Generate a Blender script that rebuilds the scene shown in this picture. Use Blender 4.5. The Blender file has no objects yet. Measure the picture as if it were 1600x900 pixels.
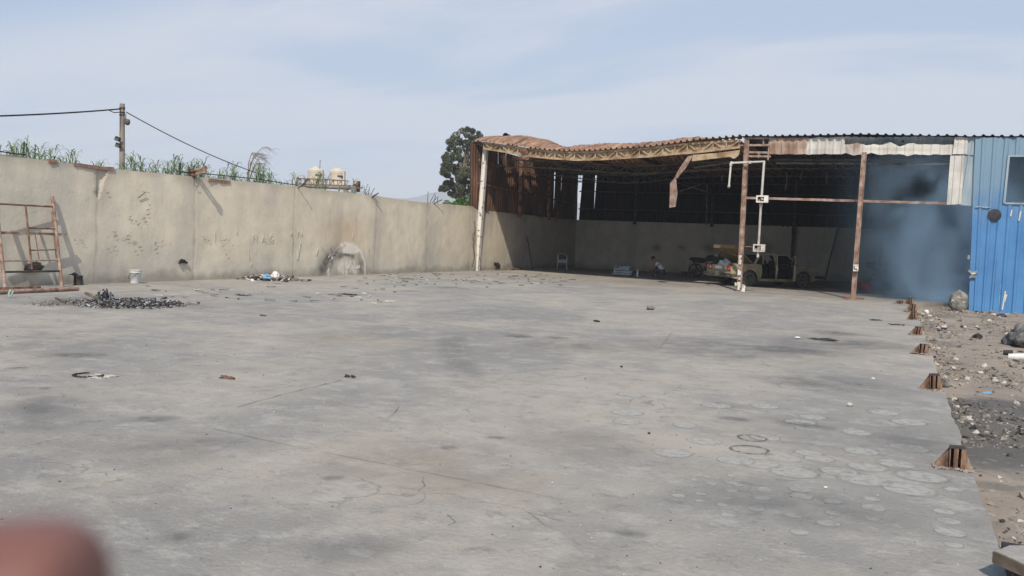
import bpy, bmesh, math, random
from mathutils import Vector, Matrix, noise
R = math.radians
rnd = random.Random(7)
sc = bpy.context.scene
COL = sc.collection

# ------------------------------------------------------------------ camera
EYE = Vector((0, 0, 1.55))
F = 1400.0                                   # focal length in pixels of the 1600 px wide photograph
_d1 = Vector((600, 54, -F)); _d2 = Vector((-3480, 216, -F))
_up = _d1.cross(_d2).normalized()
if _up.y < 0: _up = -_up
_Y = _d1.normalized(); _X = _Y.cross(_up)
CM = Matrix((_X, _Y, _up))                   # world = CM @ camera
cd = bpy.data.cameras.new('camera'); cam = bpy.data.objects.new('camera', cd); COL.objects.link(cam)
cam.matrix_world = Matrix.Translation(EYE) @ CM.to_4x4()
cd.sensor_width = 36; cd.lens = 36 * F / 1600; cd.clip_start = .01; cd.clip_end = 9000
cd.dof.use_dof = True; cd.dof.focus_distance = 25; cd.dof.aperture_fstop = 9.5
sc.camera = cam

# ------------------------------------------------------------------ sun, sky
SUN = Vector((.32, -.95, 1.0)).normalized()  # towards the sun
el = math.asin(SUN.z)
sl = bpy.data.lights.new('sun', 'SUN'); sl.energy = 4.5; sl.angle = R(.55); sl.color = (1, .91, .77)
so = bpy.data.objects.new('sun', sl); COL.objects.link(so)
so.rotation_euler = SUN.to_track_quat('Z', 'Y').to_euler(); so.location = (0, 0, 60)
w = bpy.data.worlds.new('World'); sc.world = w; w.use_nodes = True
nt = w.node_tree; N = nt.nodes; Lk = nt.links; N.clear()
def nd(t, **k):
    n = N.new(t)
    for a, b in k.items(): setattr(n, a, b)
    return n
sky = nd('ShaderNodeTexSky', sky_type='NISHITA'); sky.sun_disc = False; sky.sun_elevation = el
sky.sun_rotation = math.atan2(SUN.x, SUN.y); sky.air_density = 1.0; sky.dust_density = 1.6; sky.ozone_density = 1.5
tc = nd('ShaderNodeTexCoord'); sep = nd('ShaderNodeSeparateXYZ'); Lk.new(tc.outputs['Generated'], sep.inputs[0])
def wm(op, a, b=None, c=None):
    n = nd('ShaderNodeMath', operation=op)
    for i, v in enumerate((a, b, c)):
        if v is None: continue
        if isinstance(v, (int, float)): n.inputs[i].default_value = v
        else: Lk.new(v, n.inputs[i])
    return n.outputs[0]
zz = wm('ADD', wm('MAXIMUM', sep.outputs[2], 0.0), .16)
cx = wm('DIVIDE', sep.outputs[0], zz); cy = wm('DIVIDE', sep.outputs[1], zz)
cmb = nd('ShaderNodeCombineXYZ'); Lk.new(cx, cmb.inputs[0]); Lk.new(cy, cmb.inputs[1])
mp = nd('ShaderNodeMapping'); mp.inputs['Rotation'].default_value = (0, 0, R(-32)); mp.inputs['Scale'].default_value = (.34, .85, 1)
mp.inputs['Location'].default_value = (2.1, 1.3, 0); Lk.new(cmb.outputs[0], mp.inputs[0])
n1 = nd('ShaderNodeTexNoise'); n1.inputs['Scale'].default_value = 1.5; n1.inputs['Detail'].default_value = 7; n1.inputs['Roughness'].default_value = .52; n1.inputs['Distortion'].default_value = .35
Lk.new(mp.outputs[0], n1.inputs['Vector'])
mr = nd('ShaderNodeMapRange', interpolation_type='SMOOTHSTEP'); mr.inputs[1].default_value = .38; mr.inputs[2].default_value = .56; mr.inputs[3].default_value = .0; mr.inputs[4].default_value = 1.0
Lk.new(n1.outputs[0], mr.inputs[0])
low = nd('ShaderNodeMapRange'); low.inputs[1].default_value = .02; low.inputs[2].default_value = .30; low.inputs[3].default_value = .6; low.inputs[4].default_value = 1.0
Lk.new(sep.outputs[2], low.inputs[0])
tl = nd('ShaderNodeMapRange', interpolation_type='SMOOTHSTEP'); tl.inputs[1].default_value = -.185; tl.inputs[2].default_value = -.28; tl.inputs[3].default_value = 1.0; tl.inputs[4].default_value = .12
Lk.new(wm('ADD', wm('MULTIPLY_ADD', sep.outputs[0], .55, .42), wm('MULTIPLY', sep.outputs[2], -1.25)), tl.inputs[0])
cov = wm('MULTIPLY', wm('MULTIPLY', wm('MULTIPLY_ADD', mr.outputs[0], .62, .36), low.outputs[0]), tl.outputs[0])
veil = nd('ShaderNodeMix', data_type='RGBA'); veil.inputs[0].default_value = .62
veil.inputs[7].default_value = (2.2, 4.0, 6.9, 1); Lk.new(sky.outputs[0], veil.inputs[6])
mx = nd('ShaderNodeMix', data_type='RGBA'); Lk.new(cov, mx.inputs[0]); Lk.new(veil.outputs[2], mx.inputs[6]); mx.inputs[7].default_value = (6.2, 6.45, 7.05, 1)
bg = nd('ShaderNodeBackground'); bg.inputs[1].default_value = .114; Lk.new(mx.outputs[2], bg.inputs[0])
ow = nd('ShaderNodeOutputWorld'); Lk.new(bg.outputs[0], ow.inputs[0])
sc.view_settings.view_transform = 'Standard'; sc.view_settings.look = 'None'
sc.view_settings.exposure = 0.0; sc.view_settings.gamma = 1; sc.view_settings.use_curve_mapping = False
sc.render.engine = 'CYCLES'
sc.cycles.volume_bounces = 1; sc.cycles.volume_step_rate = 2.5; sc.cycles.volume_max_steps = 96
sc.cycles.max_bounces = 6; sc.cycles.transparent_max_bounces = 16

# ------------------------------------------------------------------ picture measurements -> places in metres
def ray(u, v): return CM @ Vector((u - 800, -(v - 450), -F))
def gr(u, v, z=0.0):
    d = ray(u, v); return EYE + d * ((z - EYE.z) / d.z)
def ony(u, v, y):
    d = ray(u, v); return EYE + d * (y / d.y)
def ondist(u, v, dist):
    d = ray(u, v); return EYE + d * (dist / math.hypot(d.x, d.y))
WA, WB = -19.0, .038                         # face of the left wall: x = WA + WB*y
def onwall(u, v, off=0.0):
    d = ray(u, v); return EYE + d * ((WA + off) / (d.x - WB * d.y))
def wx(y): return WA + WB * y

# ------------------------------------------------------------------ mesh helpers
class MB:
    def __init__(s): s.v = []; s.f = []; s.m = []; s.uv = {}; s.sm = []
    def add(s, vs, fs, m=0, smooth=False):
        o = len(s.v); s.v += [Vector(p) for p in vs]
        for f in fs: s.f.append([o + i for i in f]); s.m.append(m); s.sm.append(smooth)
    def box(s, c, d, rot=None, m=0, jit=0):
        x, y, z = d[0] / 2, d[1] / 2, d[2] / 2
        vs = [Vector((a * x, b * y, e * z)) for e in (-1, 1) for a, b in ((-1, -1), (1, -1), (1, 1), (-1, 1))]
        if jit: vs = [p + Vector((rnd.uniform(-jit, jit), rnd.uniform(-jit, jit), rnd.uniform(-jit, jit))) for p in vs]
        if rot is not None: vs = [rot @ p for p in vs]
        c = Vector(c)
        s.add([p + c for p in vs], [(0, 3, 2, 1), (4, 5, 6, 7), (0, 1, 5, 4), (1, 2, 6, 5), (2, 3, 7, 6), (3, 0, 4, 7)], m)
    def bar(s, a, b, w, h=None, m=0, up=(0, 0, 1)):
        a, b = Vector(a), Vector(b); h = h or w; d = b - a; L = d.length
        if L < 1e-6: return
        d.normalize(); up = Vector(up)
        if abs(d.dot(up)) > .97: up = Vector((0, 1, 0)) if abs(d.y) < .9 else Vector((1, 0, 0))
        x = d.cross(up).normalized(); z = x.cross(d)
        vs = []
        for p in (a, b):
            for i, j in ((-1, -1), (1, -1), (1, 1), (-1, 1)): vs.append(p + x * i * w / 2 + z * j * h / 2)
        s.add(vs, [(0, 1, 2, 3), (7, 6, 5, 4), (0, 4, 5, 1), (1, 5, 6, 2), (2, 6, 7, 3), (3, 7, 4, 0)], m)
    def tube(s, pts, r, n=8, m=0, caps=True):
        pts = [Vector(p) for p in pts]; k = len(pts)
        rs = r if isinstance(r, (list, tuple)) else [r] * k
        vs = []; ref = None
        for i, p in enumerate(pts):
            d = (pts[min(i + 1, k - 1)] - pts[max(i - 1, 0)]).normalized()
            if ref is None:
                ref = Vector((0, 0, 1)) if abs(d.z) < .9 else Vector((1, 0, 0))
            x = d.cross(ref).normalized(); ref2 = x.cross(d).normalized(); ref = ref2
            for j in range(n):
                a = 2 * math.pi * j / n; vs.append(p + (x * math.cos(a) + ref2 * math.sin(a)) * rs[i])
        fs = [(i * n + j, i * n + (j + 1) % n, (i + 1) * n + (j + 1) % n, (i + 1) * n + j) for i in range(k - 1) for j in range(n)]
        s.add(vs, fs, m, True)
        if caps:
            s.add(vs[:n], [list(range(n))[::-1]], m); s.add(vs[-n:], [list(range(n))], m)
    def lathe(s, prof, c=(0, 0, 0), n=20, m=0, axis='Z', cap=True):
        c = Vector(c); vs = []
        for r, z in prof:
            for j in range(n):
                a = 2 * math.pi * j / n; p = Vector((r * math.cos(a), r * math.sin(a), z))
                if axis == 'Y': p = Vector((p.x, p.z, p.y))
                if axis == 'X': p = Vector((p.z, p.x, p.y))
                vs.append(p + c)
        k = len(prof)
        s.add(vs, [(i * n + j, i * n + (j + 1) % n, (i + 1) * n + (j + 1) % n, (i + 1) * n + j) for i in range(k - 1) for j in range(n)], m, True)
        if cap:
            s.add(vs[:n], [list(range(n))[::-1]], m); s.add(vs[-n:], [list(range(n))], m)
    def grid(s, fn, nu, nv, m=0, smooth=True):
        vs = [fn(i / nu, j / nv) for j in range(nv + 1) for i in range(nu + 1)]
        fs = [(j * (nu + 1) + i, j * (nu + 1) + i + 1, (j + 1) * (nu + 1) + i + 1, (j + 1) * (nu + 1) + i) for j in range(nv) for i in range(nu)]
        s.add(vs, fs, m, smooth)
    def prism(s, poly, fn, t0, t1, m=0):
        """poly: outline (a,b); fn(a,b,t) -> point; extruded t0..t1"""
        n = len(poly); vs = [fn(a, b, t0) for a, b in poly] + [fn(a, b, t1) for a, b in poly]
        s.add(vs, [list(range(n))[::-1], list(range(n, 2 * n))] + [(i, (i + 1) % n, n + (i + 1) % n, n + i) for i in range(n)], m)
    def build(s, name, mats, parent=None, world=False, tri=False):
        me = bpy.data.meshes.new(name); me.from_pydata([tuple(p) for p in s.v], [], s.f)
        if not isinstance(mats, (list, tuple)): mats = [mats]
        for q in mats: me.materials.append(q)
        me.polygons.foreach_set('material_index', s.m); me.polygons.foreach_set('use_smooth', s.sm)
        me.update()
        if tri or max((len(f) for f in s.f), default=0) > 4:
            bm = bmesh.new(); bm.from_mesh(me)
            big = [f for f in bm.faces if len(f.verts) > 4]
            if big: bmesh.ops.triangulate(bm, faces=big)
            bm.normal_update(); bm.to_mesh(me); bm.free()
        o = bpy.data.objects.new(name, me); COL.objects.link(o)
        if parent is not None:
            o.parent = parent
            if world: o.matrix_parent_inverse = parent.matrix_basis.inverted()
        return o
def bevel(o, wd=.01, seg=2):
    b = o.modifiers.new('bevel', 'BEVEL'); b.width = wd; b.segments = seg; b.limit_method = 'ANGLE'; b.angle_limit = R(40); return o
def tag(o, label=None, cat=None, group=None, kind=None):
    if label: o['label'] = label
    if cat: o['category'] = cat
    if group: o['group'] = group
    if kind: o['kind'] = kind
    return o
def thing(name, label, cat, loc=(0, 0, 0), rz=0, group=None):
    o = bpy.data.objects.new(name, None); COL.objects.link(o); o.empty_display_size = .2
    o.location = loc; o.rotation_euler = (0, 0, rz)
    m = Matrix.Translation(Vector(loc)) @ Matrix.Rotation(rz, 4, 'Z'); o.matrix_basis = m
    return tag(o, label, cat, group)
def dup(root, loc, rz, label=None, scale=1):
    r = root.copy(); COL.objects.link(r); r.location = loc; r.rotation_euler = (0, 0, rz); r.scale = (scale,) * 3
    if label: r['label'] = label
    for ch in list(root.children):
        c = ch.copy(); COL.objects.link(c); c.parent = r
        for g in ch.children:
            d = g.copy(); COL.objects.link(d); d.parent = c
    return r
def interp(tab, x):
    if x <= tab[0][0]: return tab[0][1]
    for (a, p), (b, q) in zip(tab, tab[1:]):
        if x <= b: return p + (q - p) * (x - a) / (b - a)
    return tab[-1][1]
def rotm(ax, ay, az): return (Matrix.Rotation(az, 3, 'Z') @ Matrix.Rotation(ay, 3, 'Y') @ Matrix.Rotation(ax, 3, 'X'))

# ------------------------------------------------------------------ materials
def M(name, cols, scale=2.0, rough=.85, metal=0, bump=.0, bscale=30, stretch=(1, 1, 1), pos=(.35, .65), detail=6, attr=None, extra=None, spec=.3):
    m = bpy.data.materials.new(name); m.use_nodes = True; t = m.node_tree; n = t.nodes; l = t.links
    bs = n['Principled BSDF']; bs.inputs['Roughness'].default_value = rough; bs.inputs['Metallic'].default_value = metal
    bs.inputs['Specular IOR Level'].default_value = spec
    c = n.new('ShaderNodeTexCoord'); mpn = n.new('ShaderNodeMapping'); mpn.inputs['Scale'].default_value = stretch; l.new(c.outputs['Object'], mpn.inputs[0])
    if isinstance(cols[0], (int, float)): cols = [cols]
    if len(cols) == 1:
        cols = [tuple(x * .82 for x in cols[0]), tuple(min(1, x * 1.12) for x in cols[0])]
    ns = n.new('ShaderNodeTexNoise'); ns.inputs['Scale'].default_value = scale; ns.inputs['Detail'].default_value = detail; ns.inputs['Roughness'].default_value = .6
    l.new(mpn.outputs[0], ns.inputs['Vector'])
    cr = n.new('ShaderNodeValToRGB'); e = cr.color_ramp.elements
    k = len(cols)
    while len(e) < k: e.new(.5)
    for i, q in enumerate(cols):
        e[i].position = pos[0] + (pos[1] - pos[0]) * i / (k - 1); e[i].color = (*q, 1)
    l.new(ns.outputs[0], cr.inputs[0]); out = cr.outputs[0]
    def mix(a, b, f, mode='MIX'):
        x = n.new('ShaderNodeMix'); x.data_type = 'RGBA'; x.blend_type = mode
        for i, q in ((6, a), (7, b)):
            if isinstance(q, tuple): x.inputs[i].default_value = (*q, 1) if len(q) == 3 else q
            else: l.new(q, x.inputs[i])
        if isinstance(f, (int, float)): x.inputs[0].default_value = f
        else: l.new(f, x.inputs[0])
        return x.outputs[2]
    def noi(sc_, st=(1, 1, 1), det=5, rg=.6, loc=(0, 0, 0)):
        a = n.new('ShaderNodeMapping'); a.inputs['Scale'].default_value = st; a.inputs['Location'].default_value = loc; l.new(c.outputs['Object'], a.inputs[0])
        b = n.new('ShaderNodeTexNoise'); b.inputs['Scale'].default_value = sc_; b.inputs['Detail'].default_value = det; b.inputs['Roughness'].default_value = rg; l.new(a.outputs[0], b.inputs['Vector'])
        return b.outputs[0]
    def rng(x, a, b, o0=0.0, o1=1.0, sm=True):
        r = n.new('ShaderNodeMapRange'); r.interpolation_type = 'SMOOTHSTEP' if sm else 'LINEAR'
        for i, q in enumerate((a, b, o0, o1)): r.inputs[i + 1].default_value = q
        l.new(x, r.inputs[0]); return r.outputs[0]
    if extra: out = extra(out, mix, noi, rng, n, l, c)
    if attr:
        a = n.new('ShaderNodeAttribute'); a.attribute_name = attr; out = mix(out, a.outputs['Color'], 1.0, 'MULTIPLY')
    l.new(out, bs.inputs['Base Color'])
    if bump:
        b = n.new('ShaderNodeBump'); b.inputs['Strength'].default_value = bump; b.inputs['Distance'].default_value = .02
        l.new(noi(bscale, det=6), b.inputs['Height']); l.new(b.outputs[0], bs.inputs['Normal'])
    return m
def decal(name, colr, alpha, scale=3.0, ring=None, soft=(.55, 1.0), thr=(.35, .65)):
    """flat stain: UV runs -1..1 across the patch, edge broken up by noise"""
    m = bpy.data.materials.new(name); m.use_nodes = True; t = m.node_tree; n = t.nodes; l = t.links
    bs = n['Principled BSDF']; bs.inputs['Base Color'].default_value = (*colr, 1); bs.inputs['Roughness'].default_value = .9; bs.inputs['Specular IOR Level'].default_value = .15
    uv = n.new('ShaderNodeUVMap'); ln = n.new('ShaderNodeVectorMath'); ln.operation = 'LENGTH'; l.new(uv.outputs[0], ln.inputs[0])
    c = n.new('ShaderNodeTexCoord'); ns = n.new('ShaderNodeTexNoise'); ns.inputs['Scale'].default_value = scale; ns.inputs['Detail'].default_value = 7; ns.inputs['Roughness'].default_value = .65
    l.new(c.outputs['Object'], ns.inputs['Vector'])
    ad = n.new('ShaderNodeMath'); ad.operation = 'MULTIPLY_ADD'; l.new(ns.outputs[0], ad.inputs[0]); ad.inputs[1].default_value = .55; l.new(ln.outputs['Value'], ad.inputs[2])
    sb = n.new('ShaderNodeMath'); sb.operation = 'SUBTRACT'; l.new(ad.outputs[0], sb.inputs[0]); sb.inputs[1].default_value = .275
    r = n.new('ShaderNodeMapRange'); r.interpolation_type = 'SMOOTHSTEP'; r.inputs[1].default_value = soft[0]; r.inputs[2].default_value = soft[1]; r.inputs[3].default_value = 1; r.inputs[4].default_value = 0
    l.new(sb.outputs[0], r.inputs[0]); f = r.outputs[0]
    if ring:
        r2 = n.new('ShaderNodeMapRange'); r2.interpolation_type = 'SMOOTHSTEP'; r2.inputs[1].default_value = ring[0]; r2.inputs[2].default_value = ring[1]; r2.inputs[3].default_value = ring[2]; r2.inputs[4].default_value = 1
        l.new(sb.outputs[0], r2.inputs[0]); mm = n.new('ShaderNodeMath'); mm.operation = 'MULTIPLY'; l.new(f, mm.inputs[0]); l.new(r2.outputs[0], mm.inputs[1]); f = mm.outputs[0]
    ns2 = n.new('ShaderNodeTexNoise'); ns2.inputs['Scale'].default_value = scale * 4; ns2.inputs['Detail'].default_value = 6; l.new(c.outputs['Object'], ns2.inputs['Vector'])
    r3 = n.new('ShaderNodeMapRange'); r3.inputs[1].default_value = thr[0]; r3.inputs[2].default_value = thr[1]; r3.inputs[3].default_value = .25 * alpha; r3.inputs[4].default_value = alpha; l.new(ns2.outputs[0], r3.inputs[0])
    m2 = n.new('ShaderNodeMath'); m2.operation = 'MULTIPLY'; l.new(f, m2.inputs[0]); l.new(r3.outputs[0], m2.inputs[1])
    tr = n.new('ShaderNodeBsdfTransparent'); ms = n.new('ShaderNodeMixShader'); l.new(m2.outputs[0], ms.inputs[0]); l.new(tr.outputs[0], ms.inputs[1]); l.new(bs.outputs[0], ms.inputs[2])
    l.new(ms.outputs[0], n['Material Output'].inputs[0]); return m

def slab_extra(o, mix, noi, rng, n, l, c):
    big = noi(.22, (1, 1, 1), 4, .55); o = mix(o, (.215, .212, .205), rng(big, .44, .64, 0, .8))
    o = mix(o, (.38, .352, .305), rng(noi(.33, (1, .8, 1), 5, .6, (7, 3, 0)), .44, .58, 0, .8))
    o = mix(o, (.235, .232, .224), rng(noi(1.3, (1, 1, 1), 10, .82, (1, 8, 0)), .44, .62, 0, .6))
    o = mix(o, (.40, .39, .365), rng(noi(2.3, (1, 1.2, 1), 10, .82, (4, 1, 0)), .49, .62, 0, .6))
    o = mix(o, (.15, .147, .14), rng(noi(3.4, (1, 1.2, 1), 10, .85, (9, 5, 0)), .52, .64, 0, .55))
    o = mix(o, (.12, .115, .11), rng(noi(14, (1, 1, 1), 5, .7, (2, 2, 0)), .68, .76, 0, .55))
    o = mix(o, (.56, .55, .53), rng(noi(9, (1, 1.7, 1), 6, .75, (5, 9, 0)), .60, .72, 0, .5))
    o = mix(o, (.50, .49, .46), rng(noi(38, (1, 1, 1), 3, .8, (3, 3, 0)), .58, .70, 0, .35))
    o = mix(o, (.12, .115, .105), rng(noi(30, (1, 1.2, 1), 4, .8, (8, 1, 0)), .60, .70, 0, .5))
    w_ = n.new('ShaderNodeTexNoise'); w_.inputs['Scale'].default_value = 1.3; w_.inputs['Detail'].default_value = 5; l.new(c.outputs['Object'], w_.inputs['Vector'])
    va = n.new('ShaderNodeVectorMath'); va.operation = 'MULTIPLY_ADD'; l.new(w_.outputs['Color'], va.inputs[0]); va.inputs[1].default_value = (.9, .9, 0); l.new(c.outputs['Object'], va.inputs[2])
    vo = n.new('ShaderNodeTexVoronoi'); vo.feature = 'DISTANCE_TO_EDGE'; vo.inputs['Scale'].default_value = .75; l.new(va.outputs[0], vo.inputs['Vector'])
    ck_ = rng(vo.outputs['Distance'], .0, .007, 1, 0, False); gate = rng(noi(.8, (1, 1, 1), 5, .7, (2, 7, 0)), .50, .60, 0, .55)
    mm = n.new('ShaderNodeMath'); mm.operation = 'MULTIPLY'; l.new(ck_, mm.inputs[0]); l.new(gate, mm.inputs[1]); o = mix(o, (.10, .095, .085), mm.outputs[0]); o = mix(o, (1.02, .985, .955), 1.0, 'MULTIPLY')
    return o
m_slab = M('concrete_slab', [(.245, .24, .228), (.32, .31, .29)], 1.2, .9, bump=.6, bscale=26, extra=slab_extra, spec=.25)
def wall_extra(o, mix, noi, rng, n, l, c):
    o = mix(o, (.50, .47, .41), rng(noi(.55, (1, 1, .35), 5, .6, (3, 1, 0)), .48, .66, 0, .8))
    o = mix(o, (.72, .645, .515), rng(noi(.8, (1, 1, .6), 5, .65, (8, 1, 2)), .52, .68, 0, .6))
    o = mix(o, (.45, .42, .37), rng(noi(2.2, (1, 1, .22), 7, .7, (0, 5, 0)), .56, .70, 0, .45))
    o = mix(o, (.78, .73, .63), rng(noi(3.5, (1, 1, 1), 8, .8, (5, 3, 1)), .58, .70, 0, .5))
    o = mix(o, (.30, .28, .24), rng(noi(4.5, (1, 1, 1), 8, .8, (1, 3, 7)), .56, .68, 0, .35))
    o = mix(o, (.17, .15, .125), rng(noi(9, (1, 1, .8), 5, .7, (0, 9, 3)), .68, .74, 0, .5))
    return o
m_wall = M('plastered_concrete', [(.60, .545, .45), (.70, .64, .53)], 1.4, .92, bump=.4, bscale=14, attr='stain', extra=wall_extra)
def dirt_extra(o, mix, noi, rng, n, l, c):
    o = mix(o, (.115, .107, .10), rng(noi(.9, (1, 1, 1), 6, .65, (6, 2, 0)), .50, .60, 0, .6))
    s_ = n.new('ShaderNodeVectorMath'); s_.operation = 'MULTIPLY_ADD'; l.new(c.outputs['Object'], s_.inputs[0]); s_.inputs[1].default_value = (.30, .42, 0); s_.inputs[2].default_value = (-.60, -4.1, 0)
    ln_ = n.new('ShaderNodeVectorMath'); ln_.operation = 'LENGTH'; l.new(s_.outputs[0], ln_.inputs[0]); ad_ = n.new('ShaderNodeMath'); ad_.operation = 'MULTIPLY_ADD'; l.new(noi(1.6, (1, 1, 1), 6, .7), ad_.inputs[0]); ad_.inputs[1].default_value = .9; l.new(ln_.outputs['Value'], ad_.inputs[2])
    o = mix(o, (.10, .095, .09), rng(ad_.outputs[0], 1.15, 1.5, .9, 0))
    o = mix(o, (.42, .37, .31), rng(noi(7, (1, 1, 1), 6, .7, (1, 4, 0)), .60, .68, 0, .6))
    o = mix(o, (.09, .085, .08), rng(noi(16, (1, 1, 1), 4, .7, (4, 4, 0)), .60, .68, 0, .6))
    return o
m_dirt = M('dirt', [(.24, .20, .165), (.32, .27, .22)], 1.1, .97, bump=.9, bscale=9, extra=dirt_extra)
m_rust = M('rust', [(.085, .045, .032), (.18, .095, .065), (.30, .19, .14)], 6, .9, bump=.2, bscale=40)
m_rustlight = M('rust_pale', [(.17, .095, .07), (.29, .195, .155), (.42, .33, .28)], 5, .85, bump=.2)
m_ochre = M('rust_ochre', [(.24, .15, .09), (.42, .305, .19), (.52, .42, .30)], 3, .8, bump=.15)
def roof_extra(o, mix, noi, rng, n, l, c):
    o = mix(o, (.10, .06, .045), rng(noi(1.0, (7, .25, 1), 4, .6, (3, 0, 0)), .52, .62, 0, .75))
    return mix(o, (.58, .43, .30), rng(noi(1.0, (5, .35, 1), 5, .7, (9, 2, 0)), .54, .66, 0, .7))
m_roofrust = M('roof_rust', [(.16, .085, .055), (.38, .23, .15), (.24, .14, .095), (.52, .37, .25)], 2.6, .85, bump=.2, stretch=(1.6, .25, 1), pos=(.3, .72), extra=roof_extra)
m_roofgrey = M('roof_galvanised', [(.10, .11, .13), (.17, .18, .20)], 2, .6, metal=.3)
m_char = M('charred_cladding', [(.007, .008, .013), (.014, .014, .020), (.035, .024, .024)], 1.0, .85, stretch=(1, 1, .35), pos=(.3, .75), spec=.08)
m_charrust = M('charred_rusty_cladding', [(.045, .028, .024), (.12, .065, .045), (.26, .14, .085)], 1.3, .85, stretch=(1, 1, .35), pos=(.32, .72))
m_soot = M('sooted_steel', [(.02, .02, .022), (.07, .06, .055)], 4, .8)
m_sootlt = M('sooted_pale_steel', [(.06, .055, .05), (.15, .135, .12)], 4, .8)
m_white = M('peeling_white_paint', [(.20, .11, .075), (.62, .60, .55), (.72, .70, .66)], 5, .7, pos=(.36, .48))
m_cream = M('scorched_cream_panel', [(.30, .22, .18), (.50, .48, .44), (.62, .60, .56)], 1.1, .7, pos=(.36, .56), stretch=(1, 1, .5))
m_creamrust = M('scorched_pink_panel', [(.26, .16, .12), (.42, .31, .25), (.55, .46, .39)], 1.3, .75, pos=(.36, .62), stretch=(1, 1, .5))
m_greyblue = M('scorched_grey_blue_panel', [(.20, .27, .33), (.29, .37, .43), (.46, .50, .52)], 1.0, .6, stretch=(1, 1, .4))
def blue_extra(o, mix, noi, rng, n, l, c):
    s = n.new('ShaderNodeSeparateXYZ'); l.new(c.outputs['Object'], s.inputs[0])
    a = n.new('ShaderNodeMath'); a.operation = 'MULTIPLY_ADD'; l.new(noi(.7, (1, 1, .45), 6, .7, (3, 0, 0)), a.inputs[0]); a.inputs[1].default_value = 3.4; l.new(s.outputs[2], a.inputs[2])
    o = mix(o, (.20, .30, .38), rng(a.outputs[0], 4.3, 5.6, 0, .92))
    o = mix(o, (.50, .52, .52), rng(noi(1.7, (1, 1, .12), 6, .75, (1, 5, 2)), .64, .69, 0, .7))
    o = mix(o, (.035, .10, .24), rng(noi(1.2, (1, 1, .25), 5, .7, (1, 2, 2)), .55, .72, 0, .5))
    return o
m_blue = M('blue_painted_cladding', [(.06, .19, .42), (.085, .25, .51)], 1.0, .5, extra=blue_extra, spec=.4)
m_iron = M('dark_iron', [(.02, .02, .022), (.05, .04, .04)], 8, .7)
m_brick = M('brick', [(.20, .12, .09), (.33, .22, .17)], 4, .92, bump=.4)
m_pole = M('weathered_pole', [(.18, .16, .13), (.32, .29, .24)], 3, .9, stretch=(1, 1, .2))
m_cable = M('black_cable', (.02, .02, .022), 5, .6)
m_tank = M('beige_plastic', [(.52, .47, .39), (.62, .57, .48)], .8, .55)
m_tankd = M('dark_plastic', (.06, .055, .05), 3, .6)
m_leaf = M('cane_leaf', [(.10, .16, .08), (.17, .24, .12), (.30, .34, .22)], 1.2, .55)
m_dry = M('dry_cane', [(.16, .13, .10), (.30, .26, .20)], 2, .9)
m_euc = M('eucalyptus_leaf', [(.045, .06, .038), (.085, .10, .062), (.16, .17, .115)], .7, .7)
m_bush = M('bush_leaf', [(.045, .10, .025), (.10, .19, .05)], 1.0, .7)
m_bark = M('bark', [(.10, .075, .05), (.25, .20, .15)], 2, .95)
m_hill = M('hill', [(.09, .095, .07), (.14, .13, .10)], .003, .95)
m_wplast = M('white_plastic', (.62, .64, .65), 3, .5)
m_black = M('black_rubber', [(.012, .012, .013), (.035, .034, .033)], 9, .8)
m_dust = M('dusty_tyre', [(.07, .06, .05), (.17, .15, .125)], 6, .95)
m_gold = M('dusty_gold_paint', [(.23, .19, .125), (.42, .36, .25)], 2.5, .55, spec=.5)
m_goldin = M('bare_gold_paint', [(.17, .12, .05), (.27, .19, .085)], 3, .6)
m_glass = M('dark_glass', (.02, .025, .03), 2, .12, spec=.6)
m_chrome = M('dull_chrome', [(.30, .29, .27), (.45, .44, .42)], 6, .4, metal=.6)
m_lampred = M('orange_red_lens', [(.40, .06, .03), (.60, .14, .06)], 12, .3)
m_inter = M('dark_interior', (.025, .025, .028), 4, .9)
m_red = M('red_plastic', (.50, .03, .03), 2, .5)
m_skinshade = M('skin', [(.17, .078, .064), (.23, .11, .09)], 60, .5, bump=.1, bscale=500)  # shade on the hand is put into this darker skin colour
m_skin2 = M('skin_tan', [(.24, .13, .09), (.32, .18, .12)], 20, .6)
m_hair = M('black_hair', (.012, .010, .010), 40, .6)
m_shirt = M('white_tshirt', [(.55, .56, .58), (.68, .69, .70)], 5, .9)
m_jeans = M('dark_jeans', [(.03, .045, .07), (.06, .08, .12)], 10, .9)
m_tarp = M('pale_blue_grey_tarp', [(.25, .31, .35), (.42, .48, .52)], 4, .6)
m_sack = M('dirty_sack', [(.10, .095, .085), (.20, .19, .17), (.32, .31, .28)], 5, .9, bump=.6, bscale=20)
m_bag = M('charred_bag', [(.03, .03, .032), (.10, .10, .10), (.22, .21, .20)], 7, .6, bump=.5, bscale=18)
m_stone = M('pale_stone', [(.35, .33, .30), (.55, .53, .49)], 20, .95)
m_stoned = M('grey_stone', [(.14, .125, .11), (.28, .25, .22)], 12, .95)
m_paper = M('white_scrap', (.68, .68, .67), 12, .9)
m_bluep = M('blue_plastic', [(.10, .28, .50), (.25, .45, .62)], 8, .5)
m_ash = M('ash', [(.12, .115, .11), (.24, .23, .22)], 6, 1, bump=.5)
m_wood = M('weathered_board', [(.10, .08, .06), (.25, .20, .15)], 6, .95, stretch=(1, .15, 1))
m_patch = M('white_plaster_patch', [(.45, .45, .45), (.62, .62, .61)], 8, .95, bump=.6, bscale=30)
m_scratch = M('scratched_plaster', [(.52, .50, .44), (.66, .63, .56)], 9, .95)
m_aspl = M('green_rag', (.30, .42, .36), 9, .95)
M_LT = decal('pale_print', (.47, .46, .43), .66, 4.0, soft=(.78, .98), thr=(.28, .54))
M_DK = decal('dark_stain', (.13, .13, .13), .5, 2.2, soft=(.1, .95))
M_SOFT = decal('wide_smudge', (.14, .145, .155), .40, .7, soft=(.0, .9))
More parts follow.
